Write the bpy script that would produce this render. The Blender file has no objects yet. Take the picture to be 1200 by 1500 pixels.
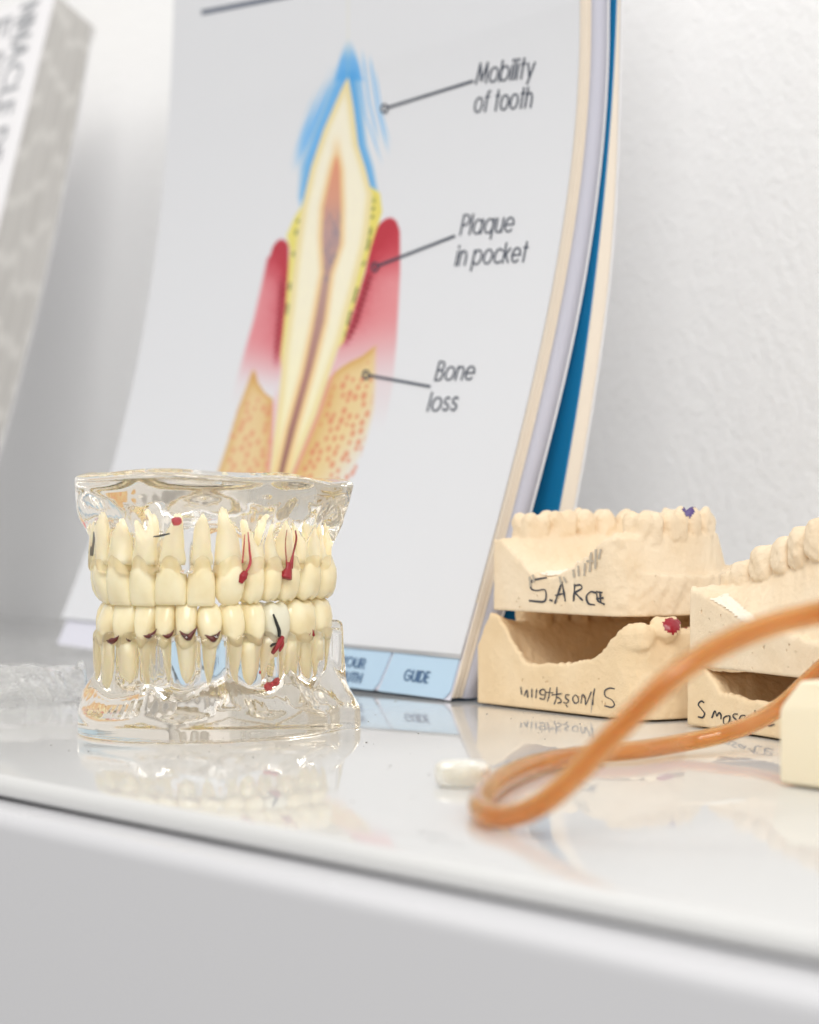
import bpy, bmesh, math, random
import numpy as np
from mathutils import Vector

random.seed(7); rng = np.random.default_rng(7)
SC = bpy.context.scene
COL = SC.collection

# ------------------------------------------------------------------ frame of the place
# shelf top is z = 0; the eye stands 58 mm above it and looks level along +Y
F = 3333.0            # focal length in pixels of a 1200 x 1500 frame (80 mm on 36 mm)
EYE = 0.058
U = np.array([0.62, -0.784, 0.0]); U /= np.linalg.norm(U)      # along the shelf, to the right
N = np.array([U[1], -U[0], 0.0])                               # out of the wall, to the room
UP = np.array([0., 0., 1.])
WALL_D = -0.602

def ray(px, py):
    return np.array([(px - 600) / F, 1.0, -(py - 750) / F])
CAM = np.array([0., 0., EYE])
def at(px, py, Y):
    return CAM + ray(px, py) * Y
def ground(px, py, z=0.0):
    return at(px, py, F * (EYE - z) / (py - 750))
def proj(p):
    p = np.asarray(p, float)
    return 600 + F * p[..., 0] / p[..., 1], 750 - F * (p[..., 2] - EYE) / p[..., 1]
def on_plane(px, py, p0, n):
    r = ray(px, py); t = np.dot(p0 - CAM, n) / np.dot(r, n)
    return CAM + r * t

# ------------------------------------------------------------------ materials
def lin(c):
    c = np.asarray(c, float) / 255.
    return np.where(c <= .04045, c / 12.92, ((c + .055) / 1.055) ** 2.4)

def mat(name, col, rough=.5, **k):
    m = bpy.data.materials.new(name); m.use_nodes = True
    nt = m.node_tree; b = nt.nodes['Principled BSDF']
    b.inputs['Base Color'].default_value = (*col, 1)
    b.inputs['Roughness'].default_value = rough
    names = {'spec': 'Specular IOR Level', 'ior': 'IOR', 'trans': 'Transmission Weight', 'sss': 'Subsurface Weight',
             'coat': 'Coat Weight', 'coat_rough': 'Coat Roughness', 'metal': 'Metallic', 'sss_scale': 'Subsurface Scale'}
    for kk, v in k.items():
        if kk in names: b.inputs[names[kk]].default_value = v
    if 'sss_rad' in k: b.inputs['Subsurface Radius'].default_value = k['sss_rad']
    return m

def N_(m, t, **kw):
    n = m.node_tree.nodes.new(t)
    for k, v in kw.items(): setattr(n, k, v)
    return n
def L_(m, a, b): m.node_tree.links.new(a, b)
def bsdf(m): return m.node_tree.nodes['Principled BSDF']

def add_bump(m, scale, strength, dist, detail=4., rough=.6, stretch=None, second=None):
    tc = N_(m, 'ShaderNodeTexCoord')
    src = tc.outputs['Object']
    if stretch:
        mp = N_(m, 'ShaderNodeMapping'); mp.inputs['Scale'].default_value = stretch
        L_(m, src, mp.inputs['Vector']); src = mp.outputs['Vector']
    no = N_(m, 'ShaderNodeTexNoise'); no.inputs['Scale'].default_value = scale
    no.inputs['Detail'].default_value = detail; no.inputs['Roughness'].default_value = rough
    L_(m, src, no.inputs['Vector'])
    bp = N_(m, 'ShaderNodeBump'); bp.inputs['Strength'].default_value = strength; bp.inputs['Distance'].default_value = dist
    L_(m, no.outputs['Fac'], bp.inputs['Height'])
    last = bp
    if second:
        n2 = N_(m, 'ShaderNodeTexNoise'); n2.inputs['Scale'].default_value = second[0]; n2.inputs['Detail'].default_value = 3
        L_(m, src, n2.inputs['Vector'])
        b2 = N_(m, 'ShaderNodeBump'); b2.inputs['Strength'].default_value = second[1]; b2.inputs['Distance'].default_value = second[2]
        L_(m, n2.outputs['Fac'], b2.inputs['Height']); L_(m, bp.outputs['Normal'], b2.inputs['Normal']); last = b2
    L_(m, last.outputs['Normal'], bsdf(m).inputs['Normal'])
    return no, src

def vary(m, c0, c1, scale, lo=.35, hi=.65, detail=5.):
    tc = N_(m, 'ShaderNodeTexCoord')
    no = N_(m, 'ShaderNodeTexNoise'); no.inputs['Scale'].default_value = scale; no.inputs['Detail'].default_value = detail
    L_(m, tc.outputs['Object'], no.inputs['Vector'])
    cr = N_(m, 'ShaderNodeValToRGB')
    cr.color_ramp.elements[0].position = lo; cr.color_ramp.elements[1].position = hi
    cr.color_ramp.elements[0].color = (*c0, 1); cr.color_ramp.elements[1].color = (*c1, 1)
    L_(m, no.outputs['Fac'], cr.inputs['Fac']); L_(m, cr.outputs['Color'], bsdf(m).inputs['Base Color'])
    return cr

def rough_vary(m, scale, lo, hi):
    tc = N_(m, 'ShaderNodeTexCoord')
    no = N_(m, 'ShaderNodeTexNoise'); no.inputs['Scale'].default_value = scale; no.inputs['Detail'].default_value = 6
    L_(m, tc.outputs['Object'], no.inputs['Vector'])
    mr = N_(m, 'ShaderNodeMapRange'); mr.inputs['From Min'].default_value = .35; mr.inputs['From Max'].default_value = .7
    mr.inputs['To Min'].default_value = lo; mr.inputs['To Max'].default_value = hi
    L_(m, no.outputs['Fac'], mr.inputs['Value']); L_(m, mr.outputs['Result'], bsdf(m).inputs['Roughness'])

PAPER = np.array([.675, .684, .712])
M = {}
M['wall'] = mat('wall_paint', (.93, .93, .93), .6)
add_bump(M['wall'], 230, .75, .0010, 3., .55, None, (60, .2, .0014))
M['shelf'] = mat('white_gloss_laminate', (.605, .605, .60), .07, ior=1.42)
rough_vary(M['shelf'], 55, .018, .085)
M['front'] = mat('grey_white_lacquer', (.57, .57, .59), .3, ior=1.4)
rough_vary(M['front'], 14, .16, .42)
add_bump(M['front'], 60, .08, .0005)
M['paper'] = mat('coated_paper', PAPER, .42, spec=.3)
M['cream_edge'] = mat('cream_page_edges', (.80, .71, .60), .8)
add_bump(M['cream_edge'], 900, .3, .0003, 2, .5, (1, 1, .02))
M['lilac_edge'] = mat('lilac_board', (.52, .52, .60), .7)
M['white_edge'] = mat('white_board_edge', (.78, .78, .80), .6)
M['backing'] = mat('pale_lilac_card', (.66, .66, .74), .6)
M['tab_blue'] = mat('pale_blue_tab', (.45, .61, .76), .4)
M['ink'] = mat('dark_blue_ink', (.03, .042, .07), .5)
M['bar_ink'] = mat('slate_ink', (.10, .12, .17), .5)
M['tab_ink'] = mat('navy_ink', (.06, .13, .25), .5)
M['blue_cover'] = mat('blue_card', (.0, .19, .42), .45)
M['cover_white'] = mat('glossy_white_cover', (.86, .85, .87), .3)
M['cover_ink'] = mat('grey_cover_ink', (.38, .39, .41), .5)
M['pencil'] = mat('pencil_ink', (.055, .055, .065), .6)
M['smudge'] = mat('smudged_pencil', (.46, .40, .32), .8)
M['marker'] = mat('black_marker', (.012, .014, .022), .35)
M['red_paint'] = mat('dark_red_paint', (.30, .008, .02), .3)
M['violet_paint'] = mat('violet_paint', (.085, .05, .20), .4)
M['tooth'] = mat('cream_acrylic_tooth', (.83, .735, .48), .22, sss=.25, sss_rad=(1., .7, .4), sss_scale=.0015)
vary(M['tooth'], (.80, .69, .43), (.86, .78, .54), 130)
add_bump(M['tooth'], 160, .12, .0006, 3)
M['root'] = mat('pale_acrylic_root', (.96, .885, .67), .35, sss=.3, sss_rad=(1., .75, .5), sss_scale=.002)
M['amalgam_tooth'] = mat('greyed_tooth', (.74, .71, .56), .25)
M['nerve'] = mat('red_nerve', (.30, .010, .018), .4)
M['pink'] = mat('pink_abscess', (.55, .05, .08), .4)
M['stain'] = mat('brown_tartar', (.10, .012, .008), .4)
M['crack'] = mat('black_paint', (.012, .012, .012), .4)
M['screw'] = mat('dark_titanium', (.16, .14, .11), .35, metal=.8)
# clear resin, slightly yellowed
def clear(name, tint, density, rough, ior):
    m = bpy.data.materials.new(name); m.use_nodes = True
    nt = m.node_tree; nt.nodes.clear()
    out = nt.nodes.new('ShaderNodeOutputMaterial'); g = nt.nodes.new('ShaderNodeBsdfGlass')
    g.inputs['Roughness'].default_value = rough; g.inputs['IOR'].default_value = ior
    nt.links.new(g.outputs['BSDF'], out.inputs['Surface'])
    if density:
        v = nt.nodes.new('ShaderNodeVolumeAbsorption'); v.inputs['Color'].default_value = (*tint, 1); v.inputs['Density'].default_value = density
        nt.links.new(v.outputs['Volume'], out.inputs['Volume'])
    else:
        g.inputs['Color'].default_value = (*tint, 1)
    return m, g
M['resin'], g_ = clear('clear_resin', (.93, .85, .70), 14., .02, 1.47)
tc = N_(M['resin'], 'ShaderNodeTexCoord'); no = N_(M['resin'], 'ShaderNodeTexNoise'); no.inputs['Scale'].default_value = 120; no.inputs['Detail'].default_value = 2
bp = N_(M['resin'], 'ShaderNodeBump'); bp.inputs['Strength'].default_value = .03; bp.inputs['Distance'].default_value = .0008
L_(M['resin'], tc.outputs['Object'], no.inputs['Vector']); L_(M['resin'], no.outputs['Fac'], bp.inputs['Height']); L_(M['resin'], bp.outputs['Normal'], g_.inputs['Normal'])
M['film'] = mat('clear_plastic', (.97, .97, .965), .13, trans=.93, ior=1.3)

def plaster(name, c0, c1):
    m = mat(name, c0, .72, spec=.25)
    vary(m, c0, c1, 75, .3, .72)
    no, src = add_bump(m, 420, .5, .0009, 6, .7, None, (120, .35, .0016))
    return m
M['plaster_pale'] = plaster('pale_plaster', (.785, .625, .43), (.845, .71, .53))
M['plaster_warm'] = plaster('warm_plaster', (.77, .585, .36), (.83, .66, .44))
M['plaster_chip'] = mat('chipped_plaster', (.86, .785, .655), .9)
add_bump(M['plaster_chip'], 600, .5, .001)
M['block'] = mat('smooth_cream_plaster', (.84, .755, .56), .5, sss=.15, sss_rad=(1, .8, .5), sss_scale=.003)
M['rubber'] = mat('amber_rubber', (.78, .40, .15), .13, sss=.5, sss_rad=(1., .45, .2), sss_scale=.004, trans=.8, ior=1.42)
cr_ = vary(M['rubber'], (.77, .42, .135), (.86, .53, .22), 70)
M['white_print'] = mat('white_print', (.85, .80, .74), .5)
M['wax'] = mat('milky_silicone', (.76, .73, .64), .35, trans=.35, sss=.6, sss_rad=(1, .9, .7), sss_scale=.004)

# ------------------------------------------------------------------ objects
def link(name, me, m, parent=None, smooth=False):
    o = bpy.data.objects.new(name, me); COL.objects.link(o)
    if m is not None: me.materials.append(m)
    if smooth: me.polygons.foreach_set('use_smooth', [True] * len(me.polygons))
    if parent is not None: o.parent = parent
    return o
def pydata(name, v, f, m, parent=None, smooth=False, origin=None):
    me = bpy.data.meshes.new(name)
    v = np.asarray(v, float)
    if parent is not None: v = v - world_of(parent)
    elif origin is not None: v = v - np.asarray(origin)
    me.from_pydata(v.tolist(), [], [list(map(int, q)) for q in f]); me.update()
    o = link(name, me, m, parent, smooth)
    if parent is None and origin is not None: o.location = origin
    return o
def world_of(o):
    p = np.zeros(3)
    while o is not None:
        p = p + np.array(o.location); o = o.parent
    return p
def tag(o, label, cat, group=None):
    o['label'] = label; o['category'] = cat
    if group: o['group'] = group
    return o
def thing(name, label, cat, loc, group=None):
    o = bpy.data.objects.new(name, None); COL.objects.link(o); o.location = loc
    o.empty_display_size = .01
    return tag(o, label, cat, group)
def structure(o):
    o['kind'] = 'structure'; return o

class MB:
    """collects pieces in world coordinates into one mesh"""
    def __init__(s): s.v = []; s.f = []
    def add(s, v, f):
        n = len(s.v); s.v += [tuple(p) for p in v]; s.f += [tuple(i + n for i in q) for q in f]
    def ribbon(s, pts, w, fn):
        pts = np.asarray(pts, float)
        if len(pts) < 2: return
        ws = np.full(len(pts), w) if np.isscalar(w) else np.asarray(w, float)
        d = np.diff(pts, axis=0); dl_ = d / np.maximum(np.linalg.norm(d, axis=1, keepdims=True), 1e-9)
        sharp = np.where((dl_[:-1] * dl_[1:]).sum(1) < .45)[0]
        if len(sharp):
            i = int(sharp[0]) + 1
            s.ribbon(pts[:i + 1], ws[:i + 1], fn); s.ribbon(pts[i:], ws[i:], fn); return
        d /= np.maximum(np.linalg.norm(d, axis=1, keepdims=True), 1e-9)
        t = np.vstack([d[:1], d[:-1] + d[1:], d[-1:]]); t /= np.maximum(np.linalg.norm(t, axis=1, keepdims=True), 1e-9)
        nn = np.stack([-t[:, 1], t[:, 0]], 1)
        k = np.ones(len(pts)); k[1:-1] = 1 / np.clip(np.abs((d[:-1] * t[1:-1]).sum(1)), .6, 1)
        e = pts.copy(); e[0] -= t[0] * ws[0] * .4; e[-1] += t[-1] * ws[-1] * .4
        a = e + nn * (ws * k / 2)[:, None]; b = e - nn * (ws * k / 2)[:, None]
        v = [fn(*p) for p in a] + [fn(*p) for p in b]; n = len(pts)
        s.add(v, [(i, i + 1, n + i + 1, n + i) for i in range(n - 1)])
    def tube(s, pts, r, seg=12, squash=1.0):
        pts = np.asarray(pts, float); n = len(pts)
        rs = np.full(n, r) if np.isscalar(r) else np.asarray(r, float)
        t = np.gradient(pts, axis=0); t /= np.maximum(np.linalg.norm(t, axis=1, keepdims=True), 1e-12)
        ref = UP if abs(t[0][2]) < .9 else np.array([1., 0, 0])
        a = np.cross(t[0], ref); a /= np.linalg.norm(a); v = []
        for i in range(n):
            a = a - t[i] * np.dot(a, t[i]); a /= np.linalg.norm(a); b = np.cross(t[i], a)
            for j in range(seg):
                q = 2 * math.pi * j / seg
                v.append(pts[i] + rs[i] * (math.cos(q) * a + squash * math.sin(q) * b))
        f = [(i * seg + j, i * seg + (j + 1) % seg, (i + 1) * seg + (j + 1) % seg, (i + 1) * seg + j) for i in range(n - 1) for j in range(seg)]
        f += [tuple(range(seg))[::-1], tuple((n - 1) * seg + j for j in range(seg))]
        s.add(v, f)
    def ball(s, c, r, seg=14, rings=9, jitter=0):
        c = np.asarray(c, float); r = np.ones(3) * r; v = []; f = []
        v.append(c + (0, 0, r[2]))
        for i in range(1, rings):
            ph = math.pi * i / rings
            for j in range(seg):
                th = 2 * math.pi * j / seg; k = 1 + jitter * random.uniform(-1, 1)
                v.append(c + k * np.array([r[0] * math.sin(ph) * math.cos(th), r[1] * math.sin(ph) * math.sin(th), r[2] * math.cos(ph)]))
        v.append(c - (0, 0, r[2])); e = len(v) - 1
        for j in range(seg):
            f.append((0, 1 + j, 1 + (j + 1) % seg)); f.append((e, e - seg + (j + 1) % seg, e - seg + j))
        for i in range(rings - 2):
            for j in range(seg):
                a = 1 + i * seg
                f.append((a + j, a + seg + j, a + seg + (j + 1) % seg, a + (j + 1) % seg))
        s.add(v, f)
    def build(s, name, m, parent=None, smooth=False, origin=None):
        return pydata(name, s.v, s.f, m, parent, smooth, origin)

def spline(pts, n):
    """Catmull-Rom through the points"""
    P = np.asarray(pts, float); P = np.vstack([2 * P[0] - P[1], P, 2 * P[-1] - P[-2]])
    out = []; k = len(P) - 3
    for u in np.linspace(0, k, n):
        i = min(int(u), k - 1); t = u - i; a, b, c, d = P[i:i + 4]
        out.append(.5 * (2 * b + (c - a) * t + (2 * a - 5 * b + 4 * c - d) * t * t + (3 * b - a - 3 * c + d) * t ** 3))
    return np.array(out)

# ------------------------------------------------------------------ implicit surfaces (surface nets)
def sdf_mesh(fn, lo, hi, h, newton=2, keep=None):
    lo = np.asarray(lo, float); hi = np.asarray(hi, float)
    ax = [np.arange(lo[i], hi[i] + h, h) for i in range(3)]
    nx, ny, nz = map(len, ax)
    X, Y, Z = np.meshgrid(*ax, indexing='ij')
    V = fn(X.ravel(), Y.ravel(), Z.ravel()).reshape(nx, ny, nz)
    ins = V < 0
    acc = np.zeros((nx - 1, ny - 1, nz - 1, 3)); cnt = np.zeros((nx - 1, ny - 1, nz - 1))
    corners = [(i, j, k) for i in (0, 1) for j in (0, 1) for k in (0, 1)]
    sl = lambda c: (slice(c[0], nx - 1 + c[0]), slice(c[1], ny - 1 + c[1]), slice(c[2], nz - 1 + c[2]))
    for a in corners:
        for d in range(3):
            if a[d]: continue
            b = list(a); b[d] = 1
            va, vb = V[sl(a)], V[sl(b)]
            cr = (va < 0) != (vb < 0)
            t = np.where(cr, va / np.where(cr, va - vb, 1), 0)
            for e in range(3):
                acc[..., e] += np.where(cr, a[e] + (t if e == d else 0), 0)
            cnt += cr
    act = cnt > 0
    idx = -np.ones(act.shape, int); idx[act] = np.arange(act.sum())
    ci = np.argwhere(act)
    P = lo + h * (ci + acc[act] / cnt[act][:, None])
    F_ = []
    for d in range(3):
        e, g = [(1, 2), (2, 0), (0, 1)][d]
        a = [slice(None)] * 3; b = [slice(None)] * 3
        a[d] = slice(0, -1); b[d] = slice(1, None)
        for q in (e, g):
            a[q] = slice(1, -1); b[q] = slice(1, -1)
        s0, s1 = ins[tuple(a)], ins[tuple(b)]
        pos = np.argwhere(s0 != s1)
        if len(pos) == 0: continue
        flip = s1[tuple(pos.T)]
        base = pos.copy(); base[:, e] += 1; base[:, g] += 1
        def cell(de, dg):
            c = base.copy(); c[:, e] += de; c[:, g] += dg
            return idx[tuple(c.T)]
        q = np.stack([cell(-1, -1), cell(0, -1), cell(0, 0), cell(-1, 0)], 1)
        q[flip] = q[flip][:, ::-1]
        F_.append(q)
    F_ = np.vstack(F_)
    e = h * .25
    for _ in range(newton):
        x, y, z = P.T; v = fn(x, y, z)
        g = np.stack([fn(x + e, y, z) - fn(x - e, y, z), fn(x, y + e, z) - fn(x, y - e, z), fn(x, y, z + e) - fn(x, y, z - e)], 1) / (2 * e)
        gl = np.maximum((g * g).sum(1), .05)
        st = -(v / gl)[:, None] * g
        sn = np.linalg.norm(st, axis=1, keepdims=True)
        P = P + st * np.minimum(1, .5 * h / np.maximum(sn, 1e-9))
    return P, F_
def smin(a, b, k):
    t = np.clip(.5 + .5 * (b - a) / k, 0, 1)
    return b * (1 - t) + a * t - k * t * (1 - t)
def smax(a, b, k): return -smin(-a, -b, k)
def sstep(a, b, x):
    t = np.clip((x - a) / (b - a), 0, 1); return t * t * (3 - 2 * t)
def ellip(x, y, z, c, r, ang=0.):
    ca, sa = math.cos(ang), math.sin(ang)
    dx, dy = x - c[0], y - c[1]
    px = (dx * ca + dy * sa); py = (-dx * sa + dy * ca); pz = z - c[2]
    k0 = np.sqrt((px / r[0]) ** 2 + (py / r[1]) ** 2 + (pz / r[2]) ** 2)
    k1 = np.sqrt((px / r[0] ** 2) ** 2 + (py / r[1] ** 2) ** 2 + (pz / r[2] ** 2) ** 2)
    return k0 * (k0 - 1) / np.maximum(k1, 1e-6)
def boxell(x, y, z, c, r, ang=0., p=3.2):
    ca, sa = math.cos(ang), math.sin(ang); dx, dy = x - c[0], y - c[1]
    px = (dx * ca + dy * sa); py = (-dx * sa + dy * ca); pz = z - c[2]
    k0 = (np.abs(px / r[0]) ** p + np.abs(py / r[1]) ** p + np.abs(pz / r[2]) ** p) ** (1 / p)
    return (k0 - 1) * min(r)
def poly_sd(x, y, P):
    """signed distance to a closed polygon (negative inside)"""
    P = np.asarray(P, float); d = np.full(x.shape, 1e9); ins = np.zeros(x.shape, bool)
    for i in range(len(P)):
        a, b = P[i], P[(i + 1) % len(P)]
        e = b - a; wx, wy = x - a[0], y - a[1]
        t = np.clip((wx * e[0] + wy * e[1]) / (e @ e), 0, 1)
        d = np.minimum(d, (wx - e[0] * t) ** 2 + (wy - e[1] * t) ** 2)
        c = ((a[1] > y) != (b[1] > y)) & (x < (b[0] - a[0]) * (y - a[1]) / ((b[1] - a[1]) if b[1] != a[1] else 1e-9) + a[0])
        ins ^= c
    d = np.sqrt(d)
    return np.where(ins, -d, d)

class Curve2:
    """open polyline: nearest distance, arc length, signed side"""
    def __init__(s, P):
        s.P = np.asarray(P, float); s.d = np.diff(s.P, axis=0); s.l = np.linalg.norm(s.d, axis=1)
        s.S = np.concatenate([[0], np.cumsum(s.l)])
    def near(s, x, y):
        best = np.full(x.shape, 1e18); arc = np.zeros(x.shape); side = np.ones(x.shape)
        for i in range(len(s.d)):
            a, e = s.P[i], s.d[i]
            wx, wy = x - a[0], y - a[1]
            t = np.clip((wx * e[0] + wy * e[1]) / (e @ e), 0, 1)
            rx, ry = wx - e[0] * t, wy - e[1] * t; q = rx * rx + ry * ry
            m = q < best
            best = np.where(m, q, best); arc = np.where(m, s.S[i] + t * s.l[i], arc)
            side = np.where(m, np.where(e[0] * wy - e[1] * wx > 0, 1., -1.), side)
        return np.sqrt(best), arc, side
    def at(s, a):
        i = int(np.clip(np.searchsorted(s.S, a) - 1, 0, len(s.d) - 1)); t = (a - s.S[i]) / s.l[i]
        p = s.P[i] + s.d[i] * t; tn = s.d[i] / s.l[i]
        return p, tn

# ================================================================== THE SETTING
def along(u, n, z):            # u along the shelf, n distance out of the wall
    return U * u + N * (WALL_D + n) + UP * z
def sheet(name, m, quad):
    return structure(pydata(name, quad, [(0, 1, 2, 3)], m))
# wall: one big sheet with thickness
v = [along(a, b, c) for a in (-3, 2) for b in (-.1, 0) for c in (-.5, 1.6)]
fbox = [(0, 1, 3, 2), (4, 6, 7, 5), (0, 4, 5, 1), (2, 3, 7, 6), (0, 2, 6, 4), (1, 5, 7, 3)]
structure(pydata('wall', v, fbox, M['wall'], origin=along(-.9, 0, 0)))
# shelf: profile (n, z) swept along the wall, rounded nose
NOSE = -.2390 - WALL_D
def swept(name, prof, u0, u1, m):
    n = len(prof); v = [along(u, a, b) for u in (u0, u1) for a, b in prof]
    f = [(i, (i + 1) % n, n + (i + 1) % n, n + i) for i in range(n)] + [tuple(range(n))[::-1], tuple(range(n, 2 * n))]
    o = pydata(name, v, f, m, origin=along(-.9, .2, 0), smooth=True)
    for p in o.data.polygons:
        if len(p.vertices) > 4: p.use_smooth = False
    return o
r = .0026; th = .0045
prof = [(.0, -th), (.0, 0), (.1, 0), (NOSE - r - .03, 0)]
prof += [(NOSE - r + r * math.sin(q), -r + r * math.cos(q)) for q in np.linspace(0, math.pi / 2, 9)]
prof += [(NOSE - .0012 + .0012 * math.cos(q), -th + .0012 - .0012 * math.sin(q)) for q in np.linspace(0, math.pi / 2, 5)]
structure(swept('shelf', prof, -3, 2, M['shelf']))
r2 = .0035; FR = NOSE + .0105; z2 = -.0053
prof = [(NOSE - .05, z2), (FR - r2, z2)] + [(FR - r2 + r2 * math.sin(q), z2 - r2 + r2 * math.cos(q)) for q in np.linspace(0, math.pi / 2, 8)][1:] + [(FR, -.2), (FR, -.5), (NOSE - .05, -.5)]
structure(swept('cabinet_front', prof, -3, 2, M['front']))
# dust specks lying on the gloss
mb = MB()
for _ in range(380):
    q = along(random.uniform(-.95, -.25), random.uniform(.06, .33), 0)
    rr = random.uniform(.00007, .00022)
    mb.ball(q + UP * rr * .5, (rr * random.uniform(.7, 1.8), rr, rr * .6), 6, 4, .2)
M['dust'] = mat('grey_dust', (.28, .27, .25), .9)
o = mb.build('dust', M['dust']); o['kind'] = 'stuff'; tag(o, 'fine grey dust specks on the glossy white shelf', 'dust')

# ================================================================== FLIP CHART
CL = ground(95, 957); CR = ground(653, 1029)
W_CH = np.linalg.norm(CR - CL); CD = (CR - CL) / W_CH; CN = np.array([CD[1], -CD[0], 0])   # CN: out to the room
def prof_from(px_list, base, dirv, back):
    """(depth, height) of edge points seen in the photo, measured back from the base point"""
    out = []
    for px, py in px_list:
        rr = ray(px, py)                       # base + d*back = rr*Y in plan
        A = np.array([[rr[0], -back[0]], [1., -back[1]]]); Y, d = np.linalg.solve(A, base[:2])
        out.append((EYE + rr[2] * Y, d))
    return np.array(sorted(out))
BACK = -CN
pr = prof_from([(671, 962), (708, 867), (741, 700), (757, 640), (792, 500), (807, 447), (820, 350), (847, 60), (849, 0)], CR, CD, BACK)
pl = prof_from([(90, 905), (150, 740), (185, 600), (225, 400), (245, 200), (255, 0)], CL, CD, BACK)
def smooth_prof(p, ztop=.34):
    z = p[:, 0]; d = p[:, 1]
    c = np.polyfit(z, d, 3)
    zz = np.linspace(0, z.max(), 40); dd = np.polyval(c, zz)
    s = (dd[-1] - dd[-4]) / (zz[-1] - zz[-4]); s = max(s, .05)
    zz = np.append(zz, [ztop]); dd = np.append(dd, [dd[-1] + s * (ztop - zz[-2])])
    return zz, dd
PR = smooth_prof(pr); PL = smooth_prof(pl)
def page_d(s, z):
    k = s / W_CH
    return np.interp(z, *PL) * (1 - k) + np.interp(z, *PR) * k
def page_pt(s, z, off=0.):
    return CL + CD * s + BACK * (page_d(s, z) + off) + UP * z
def px_page(px, py, off=-.0002):
    rr = ray(px, py); lo, hi = .4, 1.6
    for _ in range(40):
        Y = (lo + hi) / 2; p = CAM + rr * Y
        s = np.dot(p - CL, CD); d = np.dot(p - CL, BACK)
        if d < page_d(np.clip(s, 0, W_CH), p[2]) + off: lo = Y
        else: hi = Y
    return CAM + rr * (lo + hi) / 2

chart = thing('flip_chart', 'white flip chart leaning behind the clear jaw model, printed with a large tooth cross-section', 'flip chart', (CL + CR) / 2)
def leaf_block(mb, s0, s1, z0a, z0b, z1, o0, o1, ns=14, nz=44, fan=0.):
    """a bent slab between two depths behind the page; the lower edge runs from z0a to z0b"""
    v = []; f = []
    for side, o in ((0, o0), (1, o1)):
        for i in range(ns + 1):
            s = s0 + (s1 - s0) * i / ns; zb = z0a + (z0b - z0a) * i / ns
            for j in range(nz + 1):
                z = zb + (z1 - zb) * j / nz
                oo = o * (1 + fan * math.exp(-((z - .11) / .05) ** 2))
                v.append(page_pt(s, z, oo))
    n1 = nz + 1; T = (ns + 1) * n1
    for i in range(ns):
        for j in range(nz):
            a = i * n1 + j
            f.append((a, a + n1, a + n1 + 1, a + 1)); f.append((T + a, T + a + 1, T + a + n1 + 1, T + a + n1))
    for j in range(nz):
        a, b = j, ns * n1 + j
        f.append((a, a + 1, T + a + 1, T + a)); f.append((b, T + b, T + b + 1, b + 1))
    for i in range(ns):
        a, b = i * n1, i * n1 + nz
        f.append((a, T + a, T + a + n1, a + n1)); f.append((b, b + n1, T + b + n1, T + b))
    mb.add(v, f)
# heights of the front page's lower edge
zl = px_page(90, 907)[2]; zr = px_page(670, 965)[2]
mb = MB(); leaf_block(mb, 0, W_CH, zl, zr, .33, 0, .0003)
page = mb.build('page', M['paper'], chart, True)
mb = MB()
o_ = .0014
for i in range(7):
    t = random.uniform(.00042, .0006)
    e = random.uniform(-.0006, .0003)
    leaf_block(mb, .0003, W_CH + e, zl - .0002, .0012 + .0005 * (i % 3), .328, o_, o_ + t - .00008, 6, 40)
    o_ += t
blk = mb.build('page_block', M['cream_edge'], chart, True)
# tab leaf with its two visible tabs
tab_top = .03
mb = MB()
s_sep = np.dot(px_page(562, 985) - CL, CD)
s_sepb = np.dot(px_page(549, 1018) - CL, CD)
def tab_leaf(s0b, s0t, s1b, s1t, o, cut):
    v = []; 
    for oo in (o, o + .0003):
        pts = [(s0b, .0008), (s1b - cut, .0008), (s1b, .0008 + cut), (s1t, tab_top), (s0t, tab_top)]
        for s, z in pts: v.append(page_pt(s, z, oo))
    mb.add(v, [(0, 1, 2, 3, 4), (9, 8, 7, 6, 5)] + [(i, 5 + i, 5 + (i + 1) % 5, (i + 1) % 5) for i in range(5)])
tab_leaf(.10, .10, s_sepb - .0005, s_sep + .0045, .0004, .0022)
tabL = mb.build('tab', M['tab_blue'], chart)
mb = MB(); tab_leaf(s_sepb + .0006, s_sep + .0056, W_CH - .001, W_CH - .001, .0004, .0024)
tabR = mb.build('tab', M['tab_blue'], chart)
mb = MB()
leaf_block(mb, .004, W_CH - .0005, .0042, .0004, .03, .0009, .0012, 6, 4)
mb.build('backing_leaf', M['backing'], chart)
mb = MB()
leaf_block(mb, .002, W_CH + .0005, .0046, .001, .33, .0052, .0108, 6, 40, .05)
mb.build('back_board', M['lilac_edge'], chart, True)
mb = MB()
leaf_block(mb, .002, W_CH + .0006, .0046, .001, .33, .0111, .0116, 6, 40, .06)
mb.build('back_cover', M['white_edge'], chart, True)

# --- printed illustration: a fine patch of the page that carries the inks as colour
def row_interp(pts):
    p = np.array(sorted((b, a) for a, b in pts)); return lambda y: np.interp(y, p[:, 0], p[:, 1])
c = lambda x, y: (300 + x / 2.206, 40 + y / 2.206)
tl = row_interp([c(463, 160), c(440, 205), c(385, 330), c(345, 450), c(315, 580), c(300, 680), c(285, 800), c(275, 900), c(255, 1050), c(240, 1200), c(225, 1320), c(213, 1440), c(195, 1560)])
tr = row_interp([c(463, 160), c(480, 260), c(495, 380), c(520, 460), c(540, 540), c(530, 640), c(520, 700), c(495, 800), c(460, 930), c(440, 1010), c(400, 1130), c(360, 1250), c(310, 1370), c(280, 1440), c(230, 1560)])
pl_ = row_interp([c(427, 405), c(412, 460), c(385, 580), c(380, 680), c(385, 790), c(350, 980), c(320, 1120), c(270, 1300), c(238, 1440), c(210, 1560)])
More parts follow.
